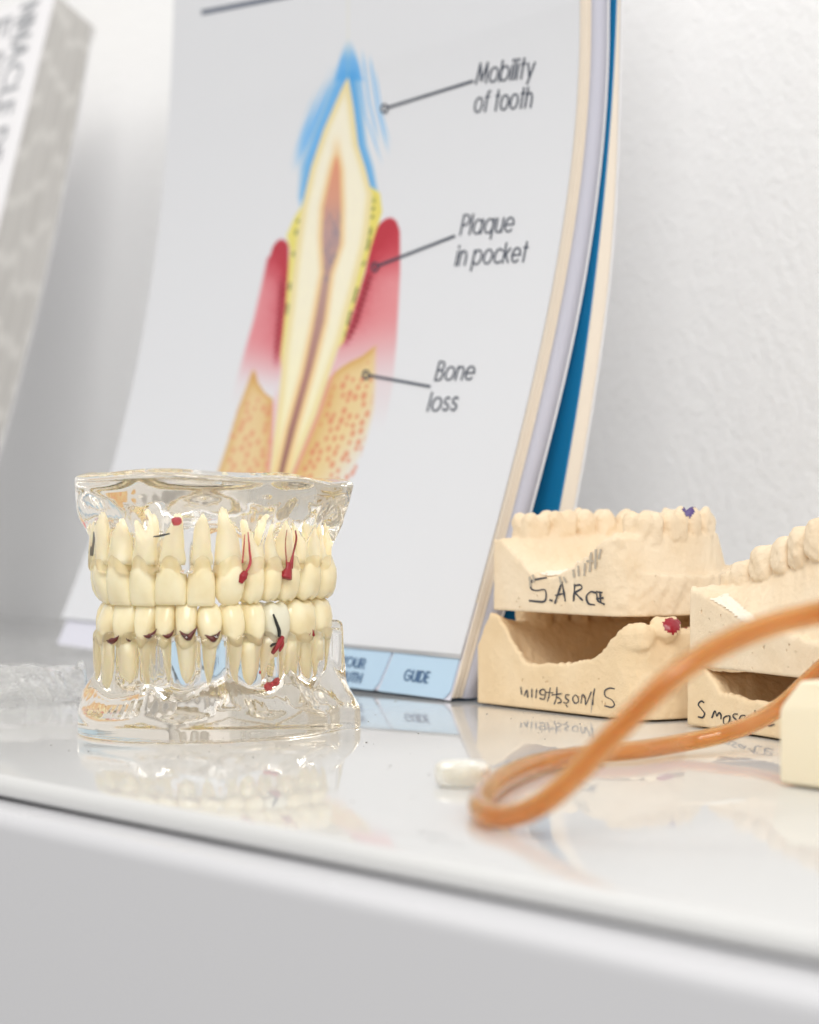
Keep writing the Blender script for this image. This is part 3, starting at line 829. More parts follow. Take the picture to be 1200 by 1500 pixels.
def loft(rings, seg=22, pw=2.4, neck=0.):
    """rings: (h, wx, wy, ox, oy, wob) half sizes in mm"""
    v = []; f = []
    for (h, wx, wy, ox, oy, wob) in rings:
        for j in range(seg):
            a = 2 * math.pi * j / seg; ca, sa = math.cos(a), math.sin(a)
            k = (abs(ca) ** pw + abs(sa) ** pw) ** (-1 / pw)
            v.append((ox + wx * k * ca, oy + wy * k * sa, h + wob * math.cos(4 * a + math.pi) + neck * math.cos(2 * a) * max(0., 1 - max(h, 0) / 3.5)))
    n = len(rings)
    for i in range(n - 1):
        for j in range(seg):
            f.append((i * seg + j, i * seg + (j + 1) % seg, (i + 1) * seg + (j + 1) % seg, (i + 1) * seg + j))
    f.append(tuple(range(seg))[::-1])
    v.append((rings[-1][3], rings[-1][4], rings[-1][0] - abs(rings[-1][5]) * 1.2)); e = len(v) - 1
    for j in range(seg): f.append(((n - 1) * seg + j, (n - 1) * seg + (j + 1) % seg, e))
    return np.array(v), f
def crown_rings(kind, W, H):
    w = W / 2
    if kind == 'inc':
        return [(-1.5, w * .70, 2.9, 0, 0, 0), (0, w * .80, 3.2, 0, 0, 0), (1.5, w * .91, 3.4, 0, .3, 0), (3.5, w * .99, 3.2, 0, .35, 0), (H * .6, w * 1.03, 2.6, 0, .35, 0), (H * .88, w * 1.02, 1.7, 0, .25, 0), (H * .97, w * .97, 1.2, 0, .15, 0), (H, w * .88, .7, 0, .1, 0)]
    if kind == 'can':
        return [(-1.5, w * .80, 3.3, 0, 0, 0), (0, w * .86, 3.6, 0, 0, 0), (1.5, w * .94, 3.9, 0, .3, 0), (3.8, w * 1.03, 3.7, 0, .4, 0), (H * .6, w * 1.03, 2.9, 0, .3, 0), (H * .8, w * .92, 2.1, 0, .2, 0), (H * .93, w * .68, 1.4, 0, .1, 0), (H, w * .36, .6, 0, 0, 0)]
    if kind == 'pm':
        return [(-1.5, w * .80, 3.4, 0, 0, 0), (0, w * .88, 3.8, 0, 0, 0), (1.8, w * .98, 4.2, 0, .2, 0), (4., w * 1.03, 4.3, 0, .1, 0), (H * .72, w * .98, 3.9, 0, 0, .05), (H * .9, w * .84, 3.0, 0, 0, .15), (H, w * .5, 2.0, 0, 0, .28)]
    return [(-1.5, w * .84, 3.9, 0, 0, 0), (0, w * .92, 4.3, 0, 0, 0), (1.8, w * 1.0, 4.8, 0, .2, 0), (4., w * 1.0, 5.0, 0, .1, .05), (H * .72, w * .99, 4.6, 0, 0, .1), (H * .9, w * .88, 3.8, 0, 0, .25), (H, w * .6, 2.6, 0, 0, .42)]
def add_tooth(C, s, W, kind, zg, up, H, rootlen, parent, lean=0., tm=None, jit=0.):
    p, t = C.at(s); nrm = np.array([t[1], -t[0]])
    sg = -1 if up else 1
    def place(v):
        h = v[:, 2]; tx = v[:, 0] + lean * h * .1; ry = v[:, 1] + (.06 * h if kind in ('inc', 'can') else 0.02 * h)
        X = p[0] + t[0] * tx + nrm[0] * ry; Yv = p[1] + t[1] * tx + nrm[1] * ry
        return jw(X, Yv, zg + sg * h)
    v, f = loft(crown_rings(kind, W, H), 26, 2.7, 1.1 if kind in ('inc', 'can') else .7)
    if not up: f = [q for q in f]
    else: f = [q[::-1] for q in f]
    o = pydata('tooth', place(v), f, tm or M['tooth'], parent, True)
    mb = MB()
    roots = [(0., W * (.41 if up else .31), 2.8)] if kind in ('inc', 'can') else ([(0., W * .42, 3.0)] if kind == 'pm' else [(-W * .24, W * .235, 3.1), (W * .24, W * .235, 3.1)])
    for ox, wx, wy in roots:
        tip = ox * 1.35 + random.uniform(-.5, .5); L = rootlen * random.uniform(.93, 1.05)
        rings = [(-1.0 - 0 + .9, wx * 1.05, wy * 1.02, ox, 0, 0), (-1.6, wx * 1.08, wy * 1.03, ox, 0, 0)]
        for k in (.15, .35, .55, .72, .86, .95, 1.0):
            r_ = (1 - k ** 1.45 * .76) if k < .96 else .12
            rings.append((-1.6 - k * (L - 1.6), wx * r_ * (1.0 if k < .9 else .8), wy * r_ * (1 if k < .9 else .8), ox + (tip - ox) * k, (-3.6 if up else -1.5) * k, 0))
        vv, ff = loft(rings, 16, 2.1)
        if not up: ff = [q[::-1] for q in ff]
        mb.add(place(vv), ff)
    mb.build('root', M['root'], o, True)
    return o
kindU = ['mol', 'pm', 'pm', 'can', 'inc', 'inc', 'inc', 'inc', 'can', 'pm', 'pm', 'pm', 'mol', 'mol']
bU = [arch_pick(UPA, q, 1.) for q in (143, 164, 193, 229, 275, 316, 355, 381, 405, 430, 457, 479)]
# mirror the far side of the left arm
mid = bU[3]; hid = [2 * mid - q for q in bU[8:]]
hid = [q for q in hid if q < bU[0] - 4 and q > 3]
segs = [(bU[i], bU[i + 1]) for i in range(len(bU) - 1)]
kinds = ['can', 'inc', 'inc', 'inc', 'inc', 'can', 'pm', 'pm', 'pm', 'mol', 'mol']
TU = []
for (a, b), k in zip(segs, kinds):
    TU.append(add_tooth(UPA, (a + b) / 2, (b - a) * 1.035, k, ZG_U, True, 10.2 + random.uniform(-.3, .3) - (.7 if k in ('pm', 'mol') else 0), {'inc': 14.6, 'can': 16.5, 'pm': 13.4, 'mol': 13.}[k], upj, random.uniform(-.3, .3)))
a = bU[0]
for W, k in ((7, 'pm'), (7, 'pm'), (10, 'mol'), (9, 'mol')):
    if a - W < 2: break
    TU.append(add_tooth(UPA, a - W / 2, W, k, ZG_U, True, 9.6, 14., upj)); a -= W
bL = [arch_pick(LOA, q, 1.) for q in (151, 173, 200, 229, 257, 289, 325, 356, 382, 415, 451, 473)]
segs = [(bL[i], bL[i + 1]) for i in range(len(bL) - 1)]
kinds = ['can', 'inc', 'inc', 'inc', 'inc', 'can', 'pm', 'pm', 'mol', 'mol', 'mol']
TL = []
for i, ((a, b), k) in enumerate(zip(segs, kinds)):
    o = add_tooth(LOA, (a + b) / 2, (b - a) * 1.02, k, ZG_L + .4, False, 9.3 + random.uniform(-.25, .25) - (.5 if k in ('pm', 'mol') else 0), {'inc': 12., 'can': 13.5, 'pm': 12.8, 'mol': 12.}[k], loj, random.uniform(-.3, .3), M['amalgam_tooth'] if i == 8 else None)
    if i == 8: o['label'] = 'greyed cracked molar'
    TL.append(o)
a = bL[0]
for W, k in ((7, 'pm'), (7, 'pm'), (11, 'mol'), (10, 'mol')):
    if a - W < 2: break
    TL.append(add_tooth(LOA, a - W / 2, W, k, ZG_L + .4, False, 8.8, 13.5, loj)); a -= W
# nerves, abscesses, cracks and stains
def jtube(C, pts, off, r, name, m, parent, n=24, seg=8):
    P = spline(np.array([jaw_pt(C, x, y, off) for x, y in pts]), n)
    rr = r * mm if np.isscalar(r) else np.interp(np.linspace(0, 1, n), np.linspace(0, 1, len(r)), r) * mm
    mb = MB(); mb.tube(P, rr, seg); return mb.build(name, m, parent, True)
tU = {k: TU[i] for i, k in enumerate(('l3', 'l2', 'l1', 'c', 'r2', 'r3', 'p1', 'p2', 'm0', 'm1', 'm2'))}
tL = {k: TL[i] for i, k in enumerate(('l3', 'l2', 'l1', 'c', 'r2', 'r3', 'p1', 'p2', 'm1', 'm2', 'm3'))}
OF = 3.6
jtube(UPA, [(358, 782), (357, 800), (355, 825)], OF, [.12, .2, .24], 'nerve', M['pink'], tU['p1'])
jtube(UPA, [(364, 778), (365, 805), (366, 825), (358, 842)], OF, [.16, .25, .33, .3], 'nerve', M['pink'], tU['p1'])
jtube(UPA, [(360, 838), (356, 845), (353, 854)], OF + .6, [.8, 1.15, .6], 'nerve', M['nerve'], tU['p1'])
jtube(UPA, [(419, 776), (416, 798), (417, 820), (420, 832)], OF + .4, [.16, .26, .4, .9], 'nerve', M['nerve'], tU['m0'])
jtube(UPA, [(431, 776), (433, 790), (429, 812), (425, 832)], OF + .4, [.22, .34, .3, .8], 'nerve', M['nerve'], tU['m0'])
jtube(UPA, [(422, 824), (421, 834), (418, 847)], OF + .5, [.9, 1.2, 1.8], 'nerve', M['nerve'], tU['m0'])
mb = MB(); mb.ball(jaw_pt(UPA, 259, 761, 2.5), (.0014, .0012, .0012), 12, 8, .12); mb.build('abscess', M['pink'], tU['c'], True)
jtube(UPA, [(225, 785), (235, 784), (249, 781)], 3.4, [.15, .32, .2], 'crack_line', M['crack'], tU['l1'])
jtube(LOA, [(401, 900), (405, 912), (409, 924), (409, 933)], 5.0, [.25, .4, .5, .4], 'crack_line', M['crack'], tL['m1'])
jtube(LOA, [(414, 933), (409, 941), (403, 950), (399, 957)], 4.6, [.6, .95, .8, .5], 'nerve', M['nerve'], tL['m1'])
jtube(LOA, [(412, 936), (413, 945), (410, 954)], 4.6, [.7, .6, .3], 'nerve', M['nerve'], tL['m1'])
jtube(LOA, [(404, 943), (399, 944), (396, 947)], 4.3, [.25, .4, .3], 'crack_line', M['crack'], tL['m1'])
mb = MB(); mb.ball(jaw_pt(LOA, 390, 1006, 2.5), (.0014, .0012, .0013), 12, 8, .08); mb.ball(jaw_pt(LOA, 401, 999, 2.5), (.0013, .0012, .0013), 12, 8, .08); mb.ball(jaw_pt(LOA, 395, 1002, 2.5), (.0009, .0008, .0008), 10, 6)
mb.build('abscess', M['pink'], tL['m1'], True)
mb = MB(); mb.ball(jaw_pt(LOA, 378, 985, 2.5), .0005, 10, 6); mb.build('abscess', M['pink'], tL['p2'], True)
jtube(LOA, [(452, 931), (455, 922), (460, 931)], 4.2, [.3, .7, .35], 'nerve', M['nerve'], tL['m3'])
for (x0, y0, x1, y1, x2, y2), key, k in (((158, 938, 164, 939, 175, 931), 'l3', 1.2), ((186, 935, 189, 938, 193, 937), 'l2', .4), ((210, 931, 219, 932, 230, 921), 'l1', 1.), ((238, 930, 247, 932, 255, 922), 'c', .9), ((263, 924, 275, 934, 288, 918), 'r2', 1.2), ((301, 930, 313, 936, 323, 924), 'r3', 1.2)):
    jtube(LOA, [(x0, y0), ((x0 + x1) / 2, (y0 + y1) / 2 + 1), (x1, y1), ((x1 + x2) / 2, (y1 + y2) / 2 + 2), (x2, y2)], 4.2, np.array([.08, .42, .74, .44, .08]) * k, 'tartar_stain', M['stain'], tL[key])
# implant screw in the upper left
P0 = jaw_pt(UPA, 154, 782, 1.); P1 = jaw_pt(UPA, 150, 812, 1.)
mb = MB(); nS = 120; pts = [P0 + (P1 - P0) * t for t in np.linspace(0, 1, nS)]
mb.tube(pts, [(.0011 + .00035 * (0.5 + .5 * math.sin(t * 2 * math.pi * 10))) * (1 - .25 * t) for t in np.linspace(0, 1, nS)], 14)
mb.build('implant_screw', M['screw'], upj, True)

# ================================================================== PLASTER CASTS
class Cast:
    def __init__(s, o, dirv, W, D, zb, heel, outline, arch, ridge, floor, heelfade=9., wallk=1.6, tilt=None):
        s.o = np.array(o, float); s.dx = np.array(dirv) / np.linalg.norm(dirv); s.dy = np.array([-s.dx[1], s.dx[0], 0.]); s.o[2] = zb
        s.W, s.D = W, D; s.heel = np.array(heel, float); s.outline = outline; s.arch = Curve2(arch); s.ridge, s.floor = ridge, floor; s.hf = heelfade; s.wk = wallk
        s.teeth = []; s.pores = []; s.tilt = tilt; s.extra = None; s.land = 10.
    def w(s, x, y, z):
        return s.o + np.outer(np.ravel(x), s.dx) * mm + np.outer(np.ravel(y), s.dy) * mm + np.outer(np.ravel(z), UP) * mm
    def height(s, x, y):
        d, a, sd = s.arch.near(x, y)
        out = sd > 0
        rz = np.interp(a, s.ridge[0], s.ridge[1])
        fl = np.interp(y, s.floor[0], s.floor[1])
        inside = fl + (rz - fl) * np.exp(-(np.maximum(d - 2.5, 0) / 6.) ** 2)
        outside = np.maximum(rz - np.maximum(d - 3.0, 0) * .9 - np.maximum(d - 4.2, 0) * 3., s.land + .3 * np.minimum(d, 9) + 1.2 * np.sin(a * .11))
        h = np.where(out, outside, inside)
        h = h + .45 * (vnoise(x * .35 + 3, y * .35) - .5) + .25 * (vnoise(x * .9, y * .9 + 5) - .5)
        hh = np.interp(x, s.heel[:, 0], s.heel[:, 1]) + .9 * (vnoise(x * .7 + 1, x * 0 + 2) - .5) + .6 * (vnoise(x * 2.1 + 1, x * 0 + 5) - .5)
        k = sstep(0, s.hf, y)
        return hh * (1 - k) + h * k
    def fn(s, x, y, z):
        wall = poly_sd(x, y, s.outline) - 1.5 + .18 * (vnoise(x * .3 + 11, z * .3 + y * .25) - .5)
        zz_ = z if s.tilt is None else z
        top = (z - s.height(x, y)) * .75
        q = smax(wall, top, s.wk * .6)
        for (c_, r_, an, k) in s.teeth:
            R_ = max(r_) + 2.5
            m_ = (np.abs(x - c_[0]) < R_) & (np.abs(y - c_[1]) < R_) & (np.abs(z - c_[2]) < R_)
            if m_.any():
                q[m_] = smin(q[m_], (boxell if k < .65 else ellip)(x[m_], y[m_], z[m_], c_, r_, an), k)
        q = q + .55 * (vnoise(x * .45 + z * .31, y * .45 - z * .27) - .5) * sstep(0, 3, y) + .28 * (vnoise(x * 1.15 - z * .7, y * 1.15 + z * .8) - .5) * sstep(0, 2, y)
        if s.extra is not None: q = s.extra(x, y, z, q)
        return smax(q, -z, .5)
    def tooth(s, a, w, h, kind, dz=0., off=0.):
        p, t = s.arch.at(a); an = math.atan2(t[1], t[0]); rz = float(np.interp(a, s.ridge[0], s.ridge[1]))
        n = np.array([-t[1], t[0]]); p = p + n * off; b = rz + dz
        g = lambda u, v_, zz2, ru, rv, rz2, k=1.: s.teeth.append(((p[0] + t[0] * u + n[0] * v_, p[1] + t[1] * u + n[1] * v_, b + zz2), (ru, rv, rz2), an, k))
        if kind == 'mol':
            g(0, 0, h * .1, w * .50, 5.0, h * .88, .45)
            for u in (-.24, .24):
                for v_ in (-2.6, 2.6): g(u * w, v_, h * .62 + random.uniform(-.4, .4), w * .25, 2.2, h * .46, .7)
        elif kind == 'pm':
            g(0, 0, h * .1, w * .50, 4.1, h * .88, .45)
            for v_ in (-2.1, 2.1): g(0, v_, h * .68 + random.uniform(-.3, .4), w * .36, 1.9, h * .48, .7)
        elif kind == 'can':
            g(0, 0, h * .1, w * .50, 3.5, h * .85, .45); g(0, .6, h * .7, w * .32, 1.8, h * .52, .7)
        else:
            g(0, 0, h * .1, w * .50, 2.8, h * .85, .45); g(0, .8, h * .62, w * .47, 1.4, h * .5, .6)
    def row(s, lst, a0, h=7., gap=.25):
        a = a0
        for kind, w in lst:
            s.tooth(a + w / 2, w, h * random.uniform(.9, 1.06), kind, random.uniform(-.4, .3), random.uniform(-.5, .5)); a += w + gap
    def pinholes(s, n, x0, x1, z0, z1):
        for _ in range(n): s.pores.append(((random.uniform(x0, x1), .12, random.uniform(z0, z1)), random.choice((.16, .2, .2, .26, .34))))
    def build(s, name, m, parent, zmax, h=.55):
        P_ = np.array(s.outline); lo = (*(P_.min(0) - 6), -1.5); hi = (*(P_.max(0) + 4), zmax)
        P, Fc = sdf_mesh(s.fn, lo, hi, h)
        o = pydata(name, s.w(P[:, 0], P[:, 1], P[:, 2]), Fc, m, parent, True)
        if s.pores:          # air bubbles in the plaster, cut out of the body
            mb = MB()
            for c_, r_ in s.pores: mb.ball(s.w(*c_)[0], np.array([.9, .9, random.uniform(.8, 1.5)]) * r_ * mm, 10, 7, .15)
            cut = mb.build('bubble', None, parent)
            bpy.context.view_layer.update()
            md = o.modifiers.new('cut', 'BOOLEAN'); md.object = cut; md.operation = 'DIFFERENCE'; md.solver = 'EXACT'
            dg = bpy.context.evaluated_depsgraph_get(); me2 = bpy.data.meshes.new_from_object(o.evaluated_get(dg))
            o.modifiers.clear()
            if len(me2.polygons) > len(P) * .5: o.data = me2
            bpy.data.objects.remove(cut)
        return o
    def plane_px(s, px, py, lift=.12):
        n = -s.dy
        return on_plane(px, py, s.o + n * lift * mm, n)
    def local(s, p):
        p = np.asarray(p) - s.o; return np.dot(p, s.dx) / mm, np.dot(p, s.dy) / mm, p[2] / mm
    def pore_px(s, px, py, r):
        x, y, z = s.local(s.plane_px(px, py, 0))
        if x < s.W - 7: s.pores.append(((x, y + .1, z), r))

def horseshoe(W, y0, yc, D, inset, n=40, p=2.2):
    a = W / 2 - inset; c_ = W / 2; P = [(c_ - a, y0)]
    for t in np.linspace(-90, 90, n):
        s_, k_ = math.sin(math.radians(t)), math.cos(math.radians(t))
        P.append((c_ + a * math.copysign(abs(s_) ** (2 / p), s_), yc + (D - yc - inset) * abs(k_) ** (2 / p)))
    P.append((c_ + a, y0)); return P
def plan(W, D, e=1.5, c=7.):
    return [(e, e)] + [(W - e - (c + 2) * (1 - math.sin(q)), e + (c + 2) * (1 - math.cos(q))) for q in np.linspace(0, math.pi / 2, 9)] + [(W + .6 - e, D * .3), (W - 3, D * .62), (W * .78, D * .9), (W * .62, D - e), (W * .38, D - e), (W * .22, D * .9), (3, D * .62), (e - 1, D * .22)]
HD = np.array([.576, -.818, 0.])
A0 = ground(697, 1032)
full_row = [('mol', 9.), ('mol', 9.5), ('pm', 6.6), ('pm', 6.6), ('can', 7.), ('inc', 6.), ('inc', 7.4), ('inc', 7.4), ('inc', 6.), ('can', 7.), ('pm', 6.6), ('pm', 6.6), ('mol', 9.5), ('mol', 9.)]

# --- lower cast of the left stack
WB = 76.; Bc = Cast(A0, HD, WB, 62, .0006, [(0, 17), (3, 21), (7, 27.3), (11, 26.5), (17, 20), (24, 13), (40, 14), (54, 16), (60, 19.5), (65, 23.5), (69, 26.3), (76, 26.6)],
          plan(WB, 62), horseshoe(WB, -2, 16, 62, 7), ([0, 20, 90, 170, 400], [24.6, 24.6, 24.6, 24.6, 24.6]), ([0, 10, 40, 70], [13, 9, 8, 14]), 7.)
Bc.row(full_row[1:-1], 14, 4.6)
tot = Bc.arch.S[-1]
Bc.teeth += [((70.2, 3.9, 22.2), (4.6, 3.6, 4.0), .25, .5), ((68.6, 3.2, 24.0), (2.4, 2.2, 2.4), .2, .9), ((71.8, 3.4, 24.4), (2.4, 2.4, 2.6), .2, .9), ((73.2, 11., 24.6), (4.4, 3.8, 3.6), 1.3, .9), ((72.2, 9., 26.3), (1.8, 1.8, 2.), .2, .9), ((73.4, 13.5, 26.), (1.9, 1.8, 2.2), .2, .9), ((64.5, 3.8, 20.6), (4.5, 3.2, 2.6), .2, 1.5)]
for q in ((855, 1021, .35), (877, 995, .28), (1000, 1032, .3), (989, 1053, .35), (765, 997, .25), (945, 1018, .25)): Bc.pore_px(*q)
Bc.pinholes(14, 3, 64, 1, 11)
castB = thing('plaster_cast', 'warm cream plaster cast on the shelf with upside-down handwriting, second cast stacked on it', 'plaster cast', Bc.w(WB / 2, 30, 0)[0], 'dental plaster casts')
Bc.build('cast_body', M['plaster_warm'], castB, 34)
# --- upper cast of the left stack
WA = 61.; Ac = Cast(A0 + HD * .0080, HD, WA, 58, .0288, [(0, 22), (4, 20.8), (9, 18), (15, 14), (20, 10.8), (28, 10.4), (35, 12.5), (42, 16), (50, 20.5), (56, 22.5), (61, 22)],
          plan(WA, 58), horseshoe(WA, -2, 15, 58, 7.8), ([0, 12, 80, 150, 300], [21.5, 22.5, 23.5, 22.5, 21.5]), ([0, 8, 25, 45, 60], [10.5, 12, 14.5, 18, 21]), 6.)
Ac.row([(k, w * 1.03) for k, w in full_row], 6.5, 6.4)
for q in ((898, 803, .38), (918, 815, .22), (926, 812, .2), (929, 820, .26), (956, 849, .6), (960, 870, .5), (760, 877, .28), (1000, 879, .7), (977, 847, .35), (896, 865, .2)): Ac.pore_px(*q)
Ac.pinholes(12, 3, 50, 1, 9)
castA = thing('plaster_cast', 'pale cream plaster cast stacked highest beside the flip chart, one tooth painted violet', 'plaster cast', Ac.w(WA / 2, 28, 0)[0], 'dental plaster casts')
Ac.build('cast_body', M['plaster_pale'], castA, 36)

# --- right stack
HD2 = np.array([.426, -.905, 0.]); C0 = ground(1004, 1064)
WC = 62.; Cc = Cast(C0, HD2, WC, 56, .0006, [(0, 15.), (9, 15.5), (12, 14), (17, 9.8), (30, 9.0), (42, 8.8), (50, 12), (55, 15.5), (62, 15)],
          plan(WC, 56), horseshoe(WC, -2, 15, 56, 7), ([0, 300], [14, 14]), ([0, 10, 60], [9, 4, 5]), 6.)
castC = thing('plaster_cast', 'cream plaster cast at the bottom of the right stack, partly behind the amber tube', 'plaster cast', Cc.w(WC / 2, 28, 0)[0], 'dental plaster casts')
Cc.build('cast_body', M['plaster_warm'], castC, 26)
WD = 66.
D0 = C0 + HD2 * .0012
Dc = Cast(D0, HD2, WD, 58, .0166, [(0, 21), (66, 10)], [(1.5, 1.5), (64, 1.5), (68, 20), (60, 45), (40, 57), (20, 55), (4, 30), (1.5, 10)], [(3, 12), (20, 13), (45, 14), (64, 17)], ([0, 80], [23, 38]), ([0, 60], [15, 15]), 6.)
def d_height(x, y):
    zd = 21 - .27 * np.clip(x, 0, 34) - .12 * np.maximum(x - 34, 0)
    zt = 20.2 + .30 * x
    yy = np.clip((y - 2.2) / 9.5, 0, 1)
    g = zd + .25 * np.clip(y, 0, 2.2) + (zt - zd) * (.8 * yy + .2 * yy ** 2)
    g = np.where(y > 16, zt - np.minimum((y - 16) * .9, 11), g)
    n_ = .7 * (vnoise(x * .25 + 3, y * .3) - .5) + .35 * (vnoise(x * .8, y * .8 + 5) - .5)
    lip = .9 * np.exp(-((y - 1.5) / 1.6) ** 2) * (vnoise(x * .8, y * 0 + 3) - .2)
    return g + n_ + lip
Dc.height = d_height
for k, (xx, kind, w) in enumerate([(6, 'pm', 6.5), (11.5, 'mol', 9), (21, 'mol', 10.5), (30, 'pm', 7.5), (37.5, 'pm', 7.5), (45.5, 'can', 8), (54, 'inc', 8), (62, 'inc', 8)]):
    b = 20.2 + .30 * xx; q = (xx, 13.2, b)
    hgt = (3.2, 4.2, 5.2, 5.0, 5.2, 5.4, 5.4, 5.4)[k]
    if kind == 'mol':
        Dc.teeth.append(((xx, 13.2, b + .5), (w * .51, 5.6, hgt * 1.05), 0, .5))
        for u in (-.24, .26):
            for v_ in (-2.2, 2.4): Dc.teeth.append(((xx + u * w, 13.2 + v_, b + hgt * .62 + random.uniform(-.4, .5)), (w * .27, 2.4, hgt * .42), 0, .7))
    else:
        Dc.teeth.append(((xx, 12.2, b + .4), (w * .51, 4.7, hgt * 1.05), 0, .5)); Dc.teeth.append(((xx + .6, 10.8, b + hgt * .55), (w * .42, 2.6, hgt * .62), .1, .8)); Dc.teeth.append(((xx - .5, 15.0, b + hgt * .6), (w * .40, 2.3, hgt * .5), -.1, .8))
# far arm, behind
for k, (xx, yy, w) in enumerate([(12, 27, 9), (21, 30, 8.5), (29, 32, 7), (37, 33, 7)]):
    b = 15 + .35 * xx
    Dc.teeth.append(((xx, yy, b + 2), (w * .5, 4.5, 6.5), 0, .9))
for q in ((1028, 896, .42), (1056, 902, .28), (1039, 907, .2), (1060, 916, .2), (1043, 927, .2), (1156, 945, .32), (1155, 977, .25), (1026, 927, .18)): Dc.pore_px(*q)
Dc.pinholes(16, 3, 60, 1, 11)
castD = thing('plaster_cast', 'pale cream plaster cast with a broken white edge on top of the right stack', 'plaster cast', Dc.w(WD / 2, 28, 0)[0], 'dental plaster casts')
Dc.build('cast_body', M['plaster_pale'], castD, 50)

# --- handwriting
def write(cast, parent, strokes, w, m, name='handwriting', n=14, lift=.14):
    mb = MB()
    for k, s in enumerate(strokes):
        P = spline(s, max(6, n * (len(s) - 1) // 2)) if len(s) > 2 else np.array([np.array(s[0]) + (np.array(s[1]) - np.array(s[0])) * t for t in np.linspace(0, 1, 5)])
        ww = w * (1 + .25 * np.sin(np.linspace(0, 9, len(P)) + k))
        mb.ribbon(P, ww, lambda a, b: cast.plane_px(a, b, lift + .02 * (k % 3)))
    return mb.build(name, m, parent)
write(Ac, castA, [
  [(800, 846), (790, 848), (779, 851), (778, 862), (786, 865), (798, 864), (800, 874), (797, 881), (786, 881), (776, 880)],
  [(806, 879), (809, 880)],
  [(813, 883), (818, 868), (823, 853)], [(823, 853), (826, 868), (828, 880)], [(814, 872), (827, 869)],
  [(840, 880), (841, 869), (842, 857)], [(842, 858), (850, 857), (852, 862), (842, 868)], [(842, 868), (848, 874), (853, 879)],
  [(872, 868), (865, 867), (859, 874), (862, 884), (871, 886)],
  [(874, 867), (882, 868)], [(874, 870), (876, 880), (885, 885)], [(879, 869), (880, 882)], [(874, 877), (883, 876)]], 2.5, M['pencil'])
write(Ac, castA, [[(776, 846), (777, 858)], [(781, 843), (782, 852)], [(840, 836), (841, 845)], [(847, 830), (848, 843)], [(857, 826), (856, 842)], [(860, 822), (868, 822)], [(866, 810), (864, 836)], [(873, 806), (872, 832)], [(880, 806), (877, 818)], [(820, 846), (822, 855)], [(826, 846), (829, 852)]], 3.2, M['smudge'], 'smudge', lift=.22)
write(Bc, castB, [
  [(900, 1009), (893, 1008), (886, 1012), (887, 1020), (896, 1025), (900, 1032), (896, 1036), (886, 1034)],
  [(868, 1032), (869, 1020), (871, 1009)], [(866, 1014), (862, 1024), (858, 1032), (857, 1022), (853, 1018), (851, 1030)],
  [(847, 1022), (843, 1018), (839, 1023), (842, 1030), (847, 1028), (847, 1022)],
  [(834, 1018), (829, 1018), (829, 1023), (833, 1026), (830, 1030), (826, 1029)], [(829, 1033), (831, 1035)],
  [(816, 1007), (815, 1022), (812, 1031)], [(815, 1021), (820, 1023), (822, 1028), (817, 1030)], [(809, 1018), (823, 1016)],
  [(806, 1008), (804, 1020), (802, 1027)], [(800, 1014), (810, 1015)],
  [(798, 1018), (792, 1017), (791, 1012), (797, 1010), (799, 1016), (797, 1024), (791, 1023)],
  [(786, 1010), (785, 1022)], [(779, 1010), (779, 1021)], [(773, 1021), (772, 1011), (768, 1019)], [(763, 1007), (764, 1017)]], 1.7, M['pencil'])
write(Bc, castB, [[(866, 1022), (866, 1044)], [(868, 1030), (867, 1040)]], .9, M['smudge'], 'smudge', lift=.1)
write(Cc, castC, [
  [(1031, 1029), (1027, 1027), (1023, 1032), (1027, 1038), (1032, 1045), (1029, 1051), (1023, 1050)],
  [(1043, 1051), (1046, 1043), (1048, 1042), (1050, 1049), (1053, 1044), (1056, 1047), (1056, 1053)],
  [(1064, 1049), (1060, 1052), (1060, 1059), (1064, 1061), (1068, 1057), (1069, 1049), (1064, 1049)],
  [(1080, 1046), (1075, 1046), (1074, 1050), (1079, 1055), (1077, 1058), (1072, 1057)],
  [(1091, 1048), (1086, 1048), (1083, 1053), (1086, 1055), (1091, 1051), (1091, 1048), (1093, 1055)],
  [(1098, 1051), (1106, 1045), (1117, 1044), (1122, 1047)], [(1106, 1041), (1108, 1060), (1116, 1063)],
  [(1122, 1056), (1132, 1052), (1131, 1047), (1124, 1048), (1121, 1057), (1126, 1063), (1134, 1061)]], 1.9, M['marker'])

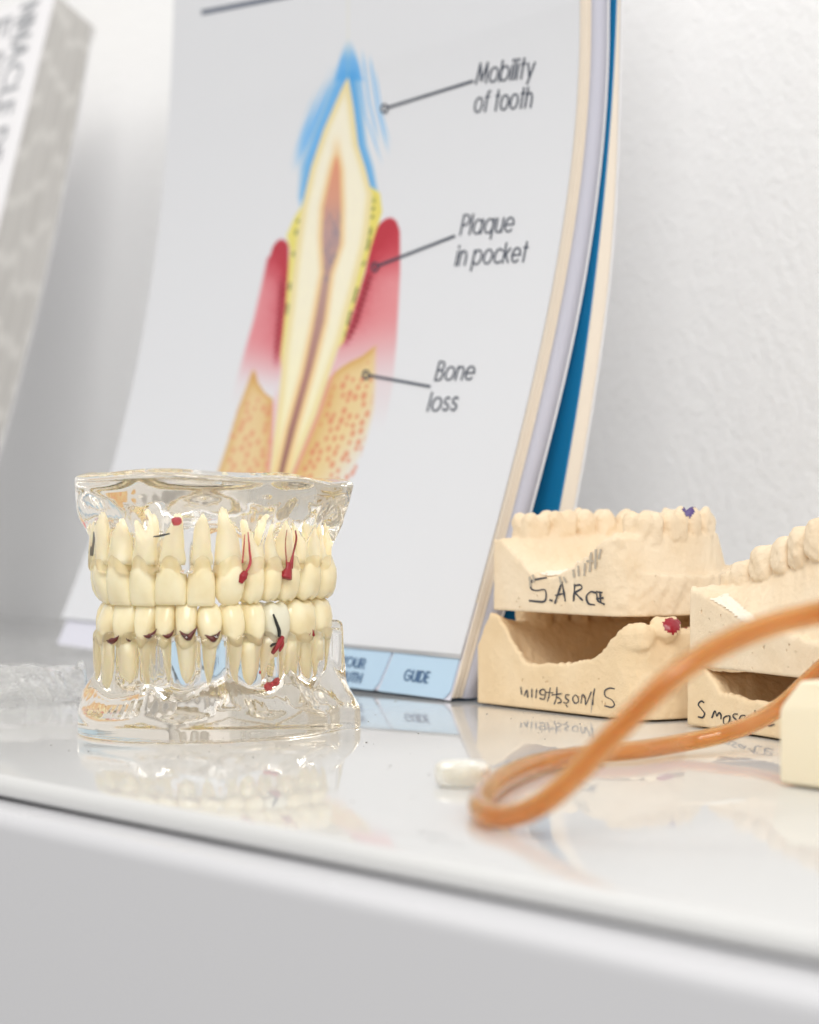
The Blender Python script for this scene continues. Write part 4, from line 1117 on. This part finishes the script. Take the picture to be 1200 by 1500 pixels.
# --- paint and chips
def patch(cast, parent, c_, r_, an, m, name, keep):
    mb = MB(); mb.ball((0, 0, 0), r_, 24, 16); v = np.array(mb.v); ca, sa = math.cos(an), math.sin(an)
    v = np.stack([v[:, 0] * ca - v[:, 1] * sa, v[:, 0] * sa + v[:, 1] * ca, v[:, 2]], 1) + np.array(c_)
    f = [q for q in mb.f if keep(v[list(q)].mean(0) - np.array(c_))]
    return pydata(name, cast.w(v[:, 0], v[:, 1], v[:, 2]), f, m, parent, True)
def paint_tooth(cast, parent, px, py, depth_pick, rad, m, name='painted_mark'):
    """colour laid over the cast surface near a point: a copy of the skin moved outward by a hair"""
    body = [o for o in parent.children if o.name.startswith('cast_body')][0]
    n = len(body.data.vertices); co = np.empty(n * 3); body.data.vertices.foreach_get('co', co); co = co.reshape(-1, 3) + world_of(body)
    no_ = np.empty(n * 3); body.data.vertices.foreach_get('normal', no_); no_ = no_.reshape(-1, 3)
    X, Y_ = proj(co)
    vis = (no_ * (CAM - co)).sum(1) > 0
    sel = vis & (((X - px) / rad[0]) ** 2 + ((Y_ - py) / rad[1]) ** 2 < 1 + .9 * (vnoise(X * .35, Y_ * .35) - .5))
    if not sel.any(): return None
    near = co[sel][:, 1].min() if depth_pick == 'near' else co[sel][:, 1].max()
    sel &= np.abs(co[:, 1] - near) < .012
    ids = {int(i): k for k, i in enumerate(np.where(sel)[0])}
    f = [[ids[i] for i in p.vertices] for p in body.data.polygons if all(i in ids for i in p.vertices)]
    if not f: return None
    return pydata(name, (co + no_ * .00012)[sel], f, m, parent, True)
paint_tooth(Ac, castA, 1009, 747, 'near', (10, 11), M['violet_paint'])
paint_tooth(Bc, castB, 985, 917, 'near', (15, 14), M['red_paint'])
paint_tooth(Bc, castB, 1003, 912, 'near', (6, 11), M['red_paint'])
paint_tooth(Dc, castD, 1037, 831, 'far', (3, 7), M['red_paint'])
def chip(cast, parent, poly_px, m, name='chip'):
    body = [o for o in parent.children if o.name.startswith('cast_body')][0]
    n = len(body.data.vertices); co = np.empty(n * 3); body.data.vertices.foreach_get('co', co); co = co.reshape(-1, 3) + world_of(body)
    no_ = np.empty(n * 3); body.data.vertices.foreach_get('normal', no_); no_ = no_.reshape(-1, 3)
    X, Y_ = proj(co); sd = poly_sd(X, Y_, poly_px)
    sel = ((no_ * (CAM - co)).sum(1) > 0) & (sd < 0)
    if not sel.any(): return
    sel &= co[:, 1] < co[sel][:, 1].min() + .02
    ids = {int(i): k for k, i in enumerate(np.where(sel)[0])}
    f = [[ids[i] for i in p.vertices] for p in body.data.polygons if all(i in ids for i in p.vertices)]
    if f: pydata(name, (co + no_ * (.00012 + .00035 * vnoise(co[:, 0] * 900 + co[:, 1] * 700, co[:, 2] * 1100))[:, None])[sel], f, m, parent, True)
chip(Ac, castA, [(778, 828), (800, 824), (830, 821), (857, 818), (842, 830), (822, 843), (805, 846), (792, 843)], M['plaster_chip'])
chip(Dc, castD, [(1006, 856), (1022, 861), (1034, 850), (1050, 846), (1060, 856), (1072, 874), (1092, 890), (1112, 908), (1106, 922), (1085, 910), (1062, 892), (1040, 879), (1020, 873), (1006, 870)], M['plaster_chip'])

# ================================================================== CREAM BLOCK AT THE RIGHT EDGE
k0 = ground(1131, 1152); kd = np.array([.62, -.784, 0]); kb = np.array([.784, .62, 0.])
bm = bmesh.new()
def kp(a, b, z): return Vector((k0 + kd * a * mm + kb * b * mm)) + Vector((0, 0, z * mm))
# plan of the block with its cut corner; top bevelled
pl2 = [(0, 2), (42, 0), (44, 30), (30, 42), (12, 42), (-1, 30)]
lo_ = [bm.verts.new(kp(a, b, .5)) for a, b in pl2]
mi_ = [bm.verts.new(kp(a, b, 16.5 if i in (0, 5) else 22)) for i, (a, b) in enumerate(pl2)]
tp_ = [bm.verts.new(kp(21 + (a - 21) * (.76 if i in (0, 5) else .95), 21 + (b - 21) * .95, 22.6)) for i, (a, b) in enumerate(pl2)]
for r0, r1 in ((lo_, mi_), (mi_, tp_)):
    for i in range(6): bm.faces.new((r0[i], r0[(i + 1) % 6], r1[(i + 1) % 6], r1[i]))
bm.faces.new(tp_); bm.faces.new(lo_[::-1])
bmesh.ops.bevel(bm, geom=list(bm.edges), offset=.0011, segments=3, affect='EDGES', profile=.6)
me = bpy.data.meshes.new('plaster_block')
ctr = k0 + kd * .021 + kb * .021; bmesh.ops.translate(bm, verts=bm.verts, vec=-Vector(ctr)); bm.to_mesh(me); bm.free()
o = link('plaster_block', me, M['block'], None, True); o.location = ctr
tag(o, 'smooth cream plaster block with a sloping corner in the foreground beside the amber tube', 'plaster block')

# ================================================================== AMBER TUBE
pts = [(1260, 945, .56), (1225, 962, .557), (1190, 992, .553), (1150, 1030, .549), (1110, 1056, .545), (1060, 1075, .540), (1000, 1088, .5385), (930, 1099, .524), (850, 1107, .5165), (790, 1118, .501), (745, 1135, .477), (716, 1157, .452), (704, 1178, .429), (716, 1193, .4155), (750, 1195, .409), (795, 1176, .402), (840, 1138, .398), (880, 1096, .396), (930, 1044, .395), (985, 992, .395), (1040, 955, .397), (1100, 926, .40), (1160, 907, .403), (1230, 893, .405), (1300, 885, .405)]
P = spline(np.array([at(*q) for q in pts]), 220)
mb = MB(); mb.tube(P, .00243, 20, .9)
vi = MB(); vi.tube(P, .0014, 14, .94); mb.add(vi.v, [q[::-1] for q in vi.f])
tube = mb.build('rubber_tube', M['rubber'], None, True, origin=P[len(P) // 2])
tag(tube, 'amber rubber tube looped on the shelf in front of the plaster casts', 'tube')
mb = MB()
TP = P[60:135]; TX, TY = proj(TP)
def on_tube(a, b):      # the print sits on the near side of the rear strand
    c_ = TP[int(np.argmin((TX - a) ** 2 + (TY - b) ** 2))]; rr = ray(a, b); q = CAM + rr * c_[1]
    dl = np.linalg.norm((q - c_) * np.array([0, 0, 1.])); return q - rr * (math.sqrt(max(.00243 ** 2 - dl ** 2, 1e-8)) + .0003)
for k in range(9):
    x0 = 752 + k * 5.8; y0 = 1140 - k * 1.9
    for s in ([(x0, y0), (x0 + 1.4, y0 - 7)], [(x0 + 1.4, y0 - 7), (x0 + 3.6, y0 - 6.8)]) if k % 2 else ([(x0, y0 - 6), (x0 + 3, y0 - 7), (x0 + 2.5, y0 - 1)],):
        mb.ribbon(s, 2.3, on_tube)
mb.build('white_marking', M['white_print'], tube)

# ================================================================== SMALL MILKY DISC
c_ = ground(678, 1152) ; mb = MB(); pr2 = [(0, 3.6), (2.6, 3.7), (3.3, 4.6), (4.0, 5.2), (4.9, 5.2), (5.6, 4.5), (5.9, 3.2), (5.8, 1.4), (5.3, .4), (4.6, .05), (0, .05)]
seg = 28; v = []; f = []
for i, (r_, z_) in enumerate(pr2):
    for j in range(seg):
        a = 2 * math.pi * j / seg; v.append(c_ + np.array([r_ * math.cos(a) * mm, r_ * math.sin(a) * mm * .9, z_ * mm]))
for i in range(len(pr2) - 1):
    for j in range(seg): f.append((i * seg + j, i * seg + (j + 1) % seg, (i + 1) * seg + (j + 1) % seg, (i + 1) * seg + j))
o = pydata('silicone_cap', v, f, M['wax'], None, True, origin=c_); tag(o, 'small milky white silicone cap on the shelf beside the loop of the amber tube', 'cap')

# ================================================================== CLEAR ALIGNER AT THE LEFT
ac = ground(22, 1030); ang = math.radians(15)
def aligner_fn(x, y, z):
    n1 = np.abs(vnoise(x * .16 + 3 + z * .11, y * .17 + z * .13 + 8) - .5) + .5 * np.abs(vnoise(x * .37 + z * .2, y * .33 - z * .25 + 2) - .5)
    a = ellip(x, y, z, (0, 0, 1.), (17., 12., 10.5))
    b = ellip(x, y, z, (14, 1, 4.), (7., 6., 6.5), .4)
    q = smin(a, b, 2.) + 1.7 * n1 - .4
    q = smin(q, ellip(x, y, z, (18.5, -1., 6.5), (1.8, 1.6, 5.5)) + 1.2 * n1, .8)
    sh = np.abs(q) - .26
    return smax(sh, -z + .12, .2)
Pv, Fc = sdf_mesh(aligner_fn, (-22, -17, -.5), (24, 17, 17), .36, 1)
ca, sa = math.cos(ang), math.sin(ang)
Wv = np.stack([ac[0] + (Pv[:, 0] * ca - Pv[:, 1] * sa) * mm, ac[1] + .008 + (Pv[:, 0] * sa + Pv[:, 1] * ca) * mm, Pv[:, 2] * mm], 1)
o = pydata('aligner', Wv, Fc, M['film'], None, True, origin=ac)
tag(o, 'crinkled clear plastic aligner lying on the shelf at the left edge', 'aligner')

# ================================================================== LIGHT
def area(name, loc, target, size, power, col):
    l = bpy.data.lights.new(name, 'AREA'); l.shape = 'RECTANGLE'; l.size, l.size_y = size; l.energy = power; l.color = col
    o = bpy.data.objects.new(name, l); COL.objects.link(o); o.location = loc
    o.rotation_euler = (Vector(target) - Vector(loc)).to_track_quat('-Z', 'Y').to_euler(); return o
T = np.array([0, .62, .05])
area('window_light', T + N * 1.05 + U * 1.3 + UP * 1.15, T - U * .12, (.9, .9), 20.5, (1., .985, .96))
area('ceiling_light', T + N * .85 - U * .75 + UP * 1.35, T - U * .2, (.8, .9), 8.5, (1., .97, .93))
w = bpy.data.worlds.new('World'); SC.world = w; w.use_nodes = True
nt = w.node_tree; bg = nt.nodes['Background']
tcw = nt.nodes.new('ShaderNodeTexCoord'); sx = nt.nodes.new('ShaderNodeSeparateXYZ'); mr = nt.nodes.new('ShaderNodeMapRange')
nt.links.new(tcw.outputs['Generated'], sx.inputs[0]); nt.links.new(sx.outputs['Z'], mr.inputs['Value'])
mr.inputs['From Min'].default_value = -.5; mr.inputs['From Max'].default_value = .8; mr.inputs['To Min'].default_value = .38; mr.inputs['To Max'].default_value = .72
nt.links.new(mr.outputs['Result'], bg.inputs['Strength']); bg.inputs['Color'].default_value = (1., .99, .97, 1)

# ================================================================== CAMERA AND RENDER
cam = bpy.data.cameras.new('camera'); co = bpy.data.objects.new('camera', cam); COL.objects.link(co)
co.location = CAM; co.rotation_euler = (math.pi / 2, 0, 0)
cam.sensor_fit = 'VERTICAL'; cam.sensor_height = 36; cam.sensor_width = 28.8; cam.lens = 80 * F / 3333.33
cam.clip_start = .01; cam.clip_end = 20
cam.dof.use_dof = True; cam.dof.focus_distance = .605; cam.dof.aperture_fstop = 13.5
SC.camera = co
SC.render.engine = 'CYCLES'
cy = SC.cycles
cy.max_bounces = 20; cy.transmission_bounces = 18; cy.glossy_bounces = 8; cy.diffuse_bounces = 8; cy.transparent_max_bounces = 12; cy.volume_bounces = 0
cy.caustics_refractive = True; cy.caustics_reflective = True; cy.sample_clamp_indirect = 6; cy.blur_glossy = 0
cy.use_denoising = True
try: cy.denoiser = 'OPENIMAGEDENOISE'
except Exception: pass
SC.view_settings.view_transform = 'Standard'; SC.view_settings.look = 'None'; SC.view_settings.gamma = 1; SC.view_settings.use_curve_mapping = False
SC.view_settings.exposure = .11
